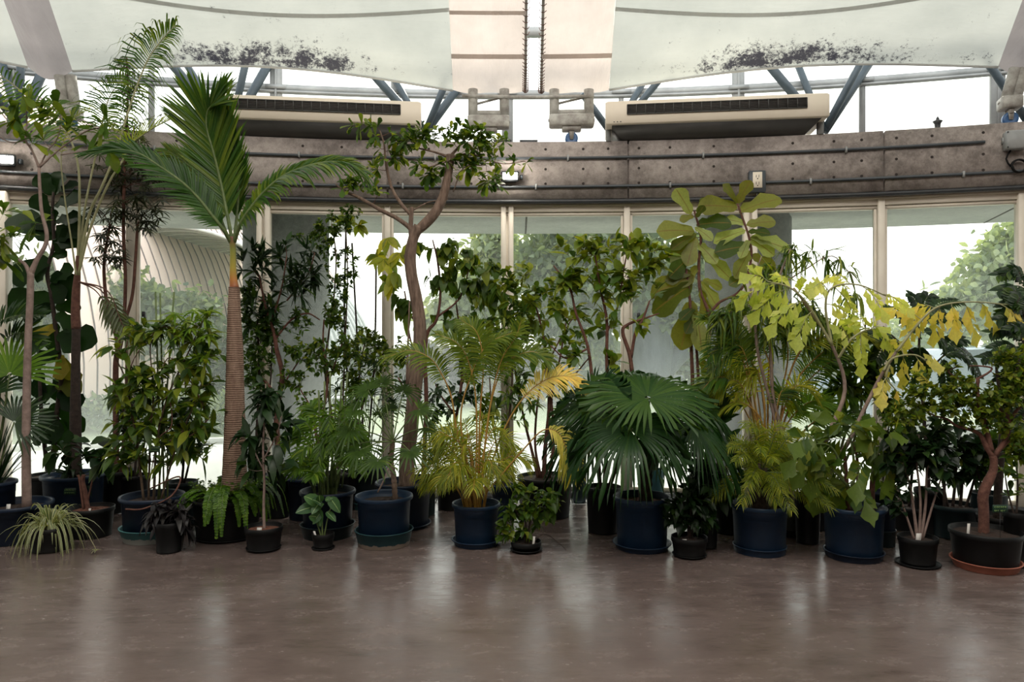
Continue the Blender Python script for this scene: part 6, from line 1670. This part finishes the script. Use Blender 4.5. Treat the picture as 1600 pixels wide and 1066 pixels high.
def fishtail(o, d, path, subs, L_, mat, tint, n=7, r=2.2, stem='stem_pale', hang=.6):
    """bipinnate frond: side ribs carrying wedge leaflets; subs = [(t, px, py)] tips of the side ribs"""
    main = smooth_path([P(q[0], q[1], d + (q[2] if len(q) > 2 else 0)) for q in path], 8)
    mb = MB(); mb.tube(main, np.linspace(r, r * .4, len(main)) / FPX * d, 7, mat=1)
    for (t, x, y) in subs:
        a = main[int(t * (len(main) - 1))]; b = P(x, y, d + RNG.normal() * .12); m_ = (a + b) / 2 + UP * .12 * np.linalg.norm(b - a)
        s = smooth_path([a, m_, b], 6); mb.tube(s, np.linspace(.0035, .0015, len(s)), 5, mat=1)
        tg = nrm(b - a); 
        for k in range(n):
            f = .2 + .8 * (k + .5) / n; i_ = int(f * (len(s) - 1)); sd = 1 if k % 2 else -1
            side = nrm(np.cross(tg, np.array([0, -1, .2]))) * sd
            dr = tg * .7 + side * .8 - UP * hang + unitv() * .25
            mb.leaf('fishtail', s[i_], dr, np.array([0, -.9, .5]) + unitv() * .35, L_ * RNG.uniform(.55, 1.05), L_ * .50 * RNG.uniform(.7, 1.1), .15, min(1, max(0, tint + .2 * RNG.normal())))
        mb.leaf('fishtail', s[-1], tg - UP * hang, np.array([0, -.9, .5]), L_ * 1.2, L_ * .9, .2, tint)
    return mb.build('frond', [L[mat], M[stem]], o)
mb = MB()
for s in ([(1262, 770, 5), (1290, 690, 4), (1320, 610, 3), (1300, 540, 2.4), (1262, 480, 2), (1240, 450, 1.6)], [(1265, 770, 4.5), (1320, 700, 3.6), (1350, 640, 3), (1375, 590, 2.6), (1400, 550, 2.2)]):
    a, r_ = stemify(s, d + .05, p); mb.tube(a, r_, 9)
mb.build('trunk', M['bark_pale'], o)
fishtail(o, d, [(1300, 540), (1265, 480), (1235, 450), (1200, 440)], [(.3, 1250, 520), (.45, 1215, 500), (.55, 1255, 450), (.7, 1190, 480), (.85, 1170, 460), (.8, 1220, 430), (1, 1180, 430)], .12, 'pale', .5, 12)
fishtail(o, d, [(1300, 540), (1290, 480), (1300, 450), (1340, 445), (1390, 465)], [(.3, 1330, 500), (.45, 1270, 450), (.6, 1330, 470), (.7, 1300, 430), (.8, 1375, 480), (.95, 1410, 475), (.55, 1345, 520)], .10, 'pale', .75, 12)
fishtail(o, d, [(1310, 560), (1330, 530), (1360, 515), (1385, 530)], [(.3, 1310, 510), (.5, 1345, 560), (.7, 1370, 510), (.9, 1395, 545), (.6, 1340, 490)], .11, 'pale', .5, 10)
fishtail(o, d, [(1400, 550), (1440, 500), (1470, 478), (1520, 472), (1590, 478)], [(.25, 1400, 480), (.35, 1420, 520), (.5, 1460, 510), (.6, 1490, 500), (.7, 1520, 510), (.8, 1550, 500), (.92, 1590, 500), (.45, 1435, 478)], .125, 'yellow', .45, 7, hang=.9)
fishtail(o, d, [(1380, 580), (1395, 560), (1430, 555), (1455, 570)], [(.3, 1375, 595), (.5, 1410, 580), (.7, 1440, 580), (.9, 1460, 560), (.5, 1400, 530)], .115, 'yellow', .3, 5, hang=.9)
fishtail(o, d, [(1390, 570), (1385, 590), (1400, 610)], [(.5, 1378, 612), (1, 1402, 618)], .11, 'yellow', .4, 5, hang=1)

# -- D1 young fishtail palm
p = pot(1334, 789, 48, base=885, mat='pot_blue', label='young fishtail palm with broad ragged leaflets in a blue pot, right front row', name='potted_palm', saucer=('pot_navy', 44, .05, 'navy saucer under the young fishtail palm'))
o, d = p['o'], p['d']
mb = MB()
for s in ([(1325, 785, 3.4), (1322, 740, 3), (1318, 700, 2.6)], [(1362, 785, 4.4), (1363, 755, 4), (1366, 720, 3)], [(1340, 785, 3), (1340, 730, 2.4), (1335, 690, 2)]):
    a, r_ = stemify(s, d, p); mb.tube(a, r_, 9)
mb.build('trunk', M['bark_red'], o)
for path, subs in (([(1320, 740), (1300, 700), (1270, 690)], [(.4, 1262, 730), (.7, 1245, 715), (.9, 1250, 690), (.5, 1290, 670), (.6, 1275, 740)]), ([(1335, 730), (1330, 690), (1320, 672)], [(.5, 1290, 690), (.7, 1350, 670), (1, 1310, 660), (.3, 1360, 700), (.9, 1340, 660)]), ([(1362, 740), (1375, 700), (1395, 690)], [(.4, 1400, 720), (.7, 1415, 700), (.9, 1400, 675), (.5, 1360, 690), (.6, 1385, 735)]),
                   ([(1335, 770), (1335, 755), (1330, 752)], [(.5, 1300, 770), (.7, 1350, 780), (.9, 1320, 765)]), ([(1330, 760), (1350, 720), (1365, 725)], [(.5, 1340, 750), (.9, 1375, 750), (.7, 1350, 700)]), ([(1325, 760), (1300, 735), (1285, 745)], [(.5, 1310, 760), (.9, 1278, 765), (.7, 1290, 720)])):
    fishtail(o, d - .1, path, subs, .145, 'fresh' if RNG.random() < .2 else 'green', .6, 9, stem='stem_green', hang=.5)
# -- D2
p = pot(1378, 768, 22, base=858, mat='pot_navy', label='small leaved shrub in a narrow navy pot right behind the young fishtail palm', name='potted_shrub', saucer=('pot_green', 20, .12, 'deep dark green saucer right behind the young fishtail palm pot'))
grow(p, [[(1380, 766, 2.2), (1392, 720, 2), (1400, 670, 1.5), (1405, 630, 1.1)], [(1376, 766, 1.8), (1385, 700, 1.3), (1390, 650, 1)]], [(1400, 650, 34, 22), (1415, 680, 34, 26), (1390, 625, 24, 14), (1400, 710, 28, 22), (1425, 640, 24, 18)], 150, leafopt('ovate', .042, .025, 8, (.6, .2)), 'bark_dark', 'green', twig_r=.0016)
# -- D3 front
p = pot(1434, 838, 29, base=892, style='nursery', soil='soil', label='dark leaved shrub with pale thin stems in a small black pot, right front row', name='potted_shrub', saucer=('pot_black', 32, .015, 'wide thin black saucer under the pale stemmed shrub'))
grow(p, [[(1434, 835, 3), (1428, 800, 2.2), (1422, 760, 1.8), (1408, 710, 1.2)], [(1438, 835, 3), (1446, 790, 2), (1448, 740, 1.6), (1455, 690, 1.1)], [(1436, 835, 2.4), (1438, 780, 1.8), (1432, 720, 1.4), (1436, 680, 1)], [(1440, 835, 2), (1460, 780, 1.5), (1476, 730, 1)], [(1430, 835, 2), (1414, 800, 1.6), (1400, 760, 1.2)]],
     [(1408, 720, 28, 30), (1440, 700, 34, 30), (1465, 720, 24, 34), (1420, 760, 34, 22), (1400, 790, 12, 16), (1455, 680, 30, 16), (1396, 690, 16, 20)], 110, leafopt('ovate', .085, .044, 5, (.3, .22), droop=.35), 'bark_pale', 'dark', twig_r=.002)
tagstick(p, 1434, 830, 'broad white tag at the foot of the pale stemmed shrub', w=.035, h=.06)
# -- D4 D5
p = pot(1420, 789, 34, base=834, style='nursery', label='low black pot in shadow behind the pale stemmed shrub', name='potted_shrub')
grow(p, [[(1420, 788, 2.4), (1425, 740, 2), (1430, 700, 1.4)], [(1410, 788, 2), (1400, 740, 1.6), (1395, 710, 1.2)]], [(1420, 700, 34, 34), (1395, 730, 26, 26)], 60, leafopt('ovate', .085, .04, 5, (.25, .2)), 'bark_dark', 'dark')
p = pot(1492, 788, 34, base=848, style='nursery', mat='pot_green', label='upright dark leaved shrub of many straight stems in a dark green pot, right', name='potted_shrub')
grow(p, [[(1475, 786, 2.4), (1476, 740, 2), (1480, 690, 1.2)], [(1488, 786, 2.4), (1494, 730, 2), (1490, 680, 1.2)], [(1500, 786, 2.6), (1504, 740, 2.2), (1506, 690, 1.4)], [(1508, 786, 2.2), (1522, 750, 1.8), (1530, 710, 1.2)], [(1482, 786, 2), (1470, 740, 1.6), (1462, 700, 1.1)]],
     [(1480, 700, 34, 26), (1510, 700, 34, 28), (1475, 670, 28, 18), (1495, 740, 26, 26), (1530, 730, 22, 24)], 95, leafopt('ovate', .105, .05, 5, (.32, .25), droop=.4), 'bark_dark', 'dark', twig_r=.0022)
# -- feathery tree behind
p = pot(1452, 764, 22, h=.34, style='nursery', label='feathery dark leaved tree behind the yellow hanging fishtail leaflets', name='potted_tree')
o, d = p['o'], p['d'] - .1
mb = MB()
for s in ([(1452, 764, 3.4), (1446, 690, 3), (1440, 600, 2.6), (1436, 540, 2), (1440, 500, 1.4)], [(1440, 590, 2), (1470, 560, 1.5), (1490, 540, 1)], [(1438, 560, 1.6), (1400, 530, 1.2), (1380, 510, .9)]):
    a, r_ = stemify(s, d, p if s[0][1] > 700 else None); mb.tube(a, r_, 8)
mb.build('trunk', M['bark_dark'], o)
for (ax, ay, bx, by) in ((1440, 500, 1495, 470), (1440, 500, 1420, 460), (1440, 510, 1500, 500), (1436, 520, 1380, 480), (1400, 530, 1370, 560), (1400, 530, 1400, 580), (1436, 540, 1440, 590), (1470, 560, 1510, 560), (1470, 560, 1480, 610), (1440, 520, 1475, 540), (1400, 530, 1350, 530), (1438, 540, 1420, 600), (1490, 540, 1530, 590), (1440, 505, 1450, 462), (1440, 530, 1410, 500), (1470, 555, 1505, 530)):
    frond(o, [(ax, ay), ((ax + bx) / 2, (ay + by) / 2 - 10), (bx, by)], d + RNG.normal() * .1, 13, 22, kind='ovate', mat='dark', wid=8, r=.9, start=.15, ang=(75, 50), droop=.3, tint=(.4, .2), stem='stem_green', vee=.05, endlen=.7)
# -- right edge tree
p = pot(1562, 806, 32, base=868, style='nursery', label='dark trunked tree with deep green feathery crown at the right edge', name='potted_tree')
o, d = p['o'], p['d']
mb = MB()
for s in ([(1558, 804, 6), (1560, 760, 6), (1564, 710, 5.6), (1570, 660, 5), (1585, 600, 4), (1600, 540, 3), (1612, 480, 2)], [(1574, 650, 3), (1560, 600, 2.4), (1556, 560, 1.6)]):
    a, r_ = stemify(s, d, p if s[0][1] > 700 else None); mb.tube(a, r_, 12)
mb.build('trunk', M['bark_dark'], o)
for i in range(46):
    bx, by = RNG.uniform(1555, 1650), RNG.uniform(430, 690); ax, ay = 1590 + RNG.normal() * 12, by + 20
    if i < 8: bx, by = [(1560, 455), (1568, 480), (1560, 500), (1548, 520), (1560, 430), (1575, 425), (1552, 545), (1535, 560)][i]; ax, ay = 1600, by + 15
    frond(o, [(ax, ay), ((ax + bx) / 2, (ay + by) / 2 - 12), (bx, by)], d + RNG.normal() * .12, 14, 24, kind='ovate', mat='dark', wid=9, r=1, start=.1, ang=(75, 50), droop=.3, tint=(.45, .25), stem='bark_dark', vee=.05, endlen=.7)
# -- D6 small tree on the terracotta saucer
p = pot(1540, 828, 51, base=903, style='nursery', mat='pot_black', label='little tree with twisted red trunk and tiny leaves, black pot on a terracotta saucer', name='potted_bonsai', saucer=('terracotta', 49, .055, 'terracotta saucer under the twisted red trunk tree'))
grow(p, [[(1537, 825, 8), (1537, 800, 7.4), (1536, 775, 7.6), (1543, 755, 7.4), (1551, 738, 6), (1553, 722, 5.4), (1551, 712, 5.6)],
         [(1551, 714, 4.4), (1542, 700, 4), (1535, 685, 3.6), (1530, 678, 3.2), (1518, 672, 2.8), (1495, 666, 2.2), (1480, 655, 1.8), (1462, 650, 1.3), (1440, 640, 1)],
         [(1549, 705, 4.4), (1543, 680, 4), (1537, 655, 3.6), (1530, 635, 3), (1527, 610, 2.8), (1528, 590, 2.6)], [(1527, 605, 1.8), (1512, 600, 1.6), (1495, 590, 1.4), (1482, 580, 1.2), (1500, 572, .9)], [(1528, 592, 2), (1545, 582, 1.6), (1549, 575, 1.4), (1530, 572, 1.2), (1515, 572, .9)],
         [(1554, 712, 4), (1566, 695, 3.6), (1574, 680, 3.2), (1577, 655, 2.8), (1568, 645, 2.2), (1556, 630, 1.6)], [(1577, 660, 2.6), (1590, 640, 2.4), (1602, 632, 2), (1625, 625, 1.4)], [(1560, 705, 2.4), (1576, 690, 1.8), (1590, 672, 1.2)]],
     [(1430, 640, 44, 20), (1475, 625, 40, 22), (1510, 640, 44, 26), (1550, 625, 40, 26), (1580, 610, 34, 34), (1600, 580, 24, 40), (1500, 600, 34, 16), (1400, 655, 26, 18), (1560, 660, 40, 18), (1440, 610, 30, 14), (1590, 690, 26, 20), (1480, 575, 26, 10), (1440, 585, 16, 8), (1570, 560, 24, 20)],
     560, leafopt('ovate', .038, .023, 8, (.68, .25), droop=.15, lift=.2), 'bark_red', 'green', twig_r=.0018, sides=12, flat=.9)
tagstick(p, 1512, 808, 'white and pink tag stuck in the pot of the twisted red trunk tree', w=.018, h=.09)
name_sign(1563, 795, 4.75, p['zs'], .10, .05, 'green name sign in front of the dark trunk at far right', [(.2, .22, 6), (-.25, .2, 4)])
# -- far right leftovers
p = pot(1588, 800, 18, h=.36, style='nursery', label='black pot with a thin open shrub by the glass at the far right', name='potted_shrub')
grow(p, [[(1588, 800, 1.8), (1590, 750, 1.4), (1584, 700, 1)], [(1586, 800, 1.5), (1575, 770, 1.2), (1570, 740, .9)]], [(1585, 760, 20, 20), (1580, 720, 24, 26), (1600, 700, 20, 30)], 30, leafopt('ovate', .075, .036, 4, (.55, .25)), 'bark_dark', 'green')
p = pot(1545, 770, 26, h=.34, style='plain', mat='pot_green', label='wide low dark green pot by the glass behind the twisted red trunk', name='potted_shrub')
grow(p, [[(1545, 770, 2), (1550, 720, 1.6), (1545, 680, 1.2)], [(1540, 770, 2), (1525, 730, 1.4), (1515, 700, 1)]], [(1560, 700, 30, 30), (1530, 715, 30, 24)], 60, leafopt('ovate', .085, .04, 5, (.4, .2)), 'bark_dark', 'green')
# -- left edge palm
p = pot(-12, 752, 34, h=.42, mat='pot_navy', label='palm with fan and feather leaves at the very left edge of the window', name='potted_palm')
o, d = p['o'], p['d']
base = p['c'] + (0, 0, p['zs'])
for (hx, hy, R, fc, up_) in ((15, 585, 80, (.2, -.9, .3), (-.1, 0, 1)), (-20, 620, 80, (0, -.9, .4), (-.5, 0, .8)), (22, 660, 60, (.3, -.8, .5), (.6, 0, .6))):
    hub = P(hx, hy, d - .1); fan_leaf(o, hub, fc, up_, R / FPX * d, n=26, arc=220, split=.4, mat='fresh' if hx == 15 else 'dark', droop=.2, tint=.4, pr=.005, petiole=[base, (base + hub) / 2])
for path in ([(-10, 750), (0, 600), (-12, 520), (20, 495), (70, 492)], [(-10, 750), (10, 620), (5, 540), (35, 520), (60, 540)]):
    frond(o, path, d, 20, 44, mat='dark', wid=6, start=.55, r=2, tint=(.5, .2), droop=.2)
mb = MB()
for i in range(40):
    a = RNG.random() * 2 * math.pi; el = RNG.uniform(.7, 1.4); dr = np.array([math.cos(a) * math.cos(el), math.sin(a) * math.cos(el) * .6, math.sin(el)]); mb.leaf('blade', base + unitv() * .05, dr, UP - dr * .3, RNG.uniform(.4, .8), .022, .2, .3 * RNG.random())
mb.build('foliage', L['dark'], o)
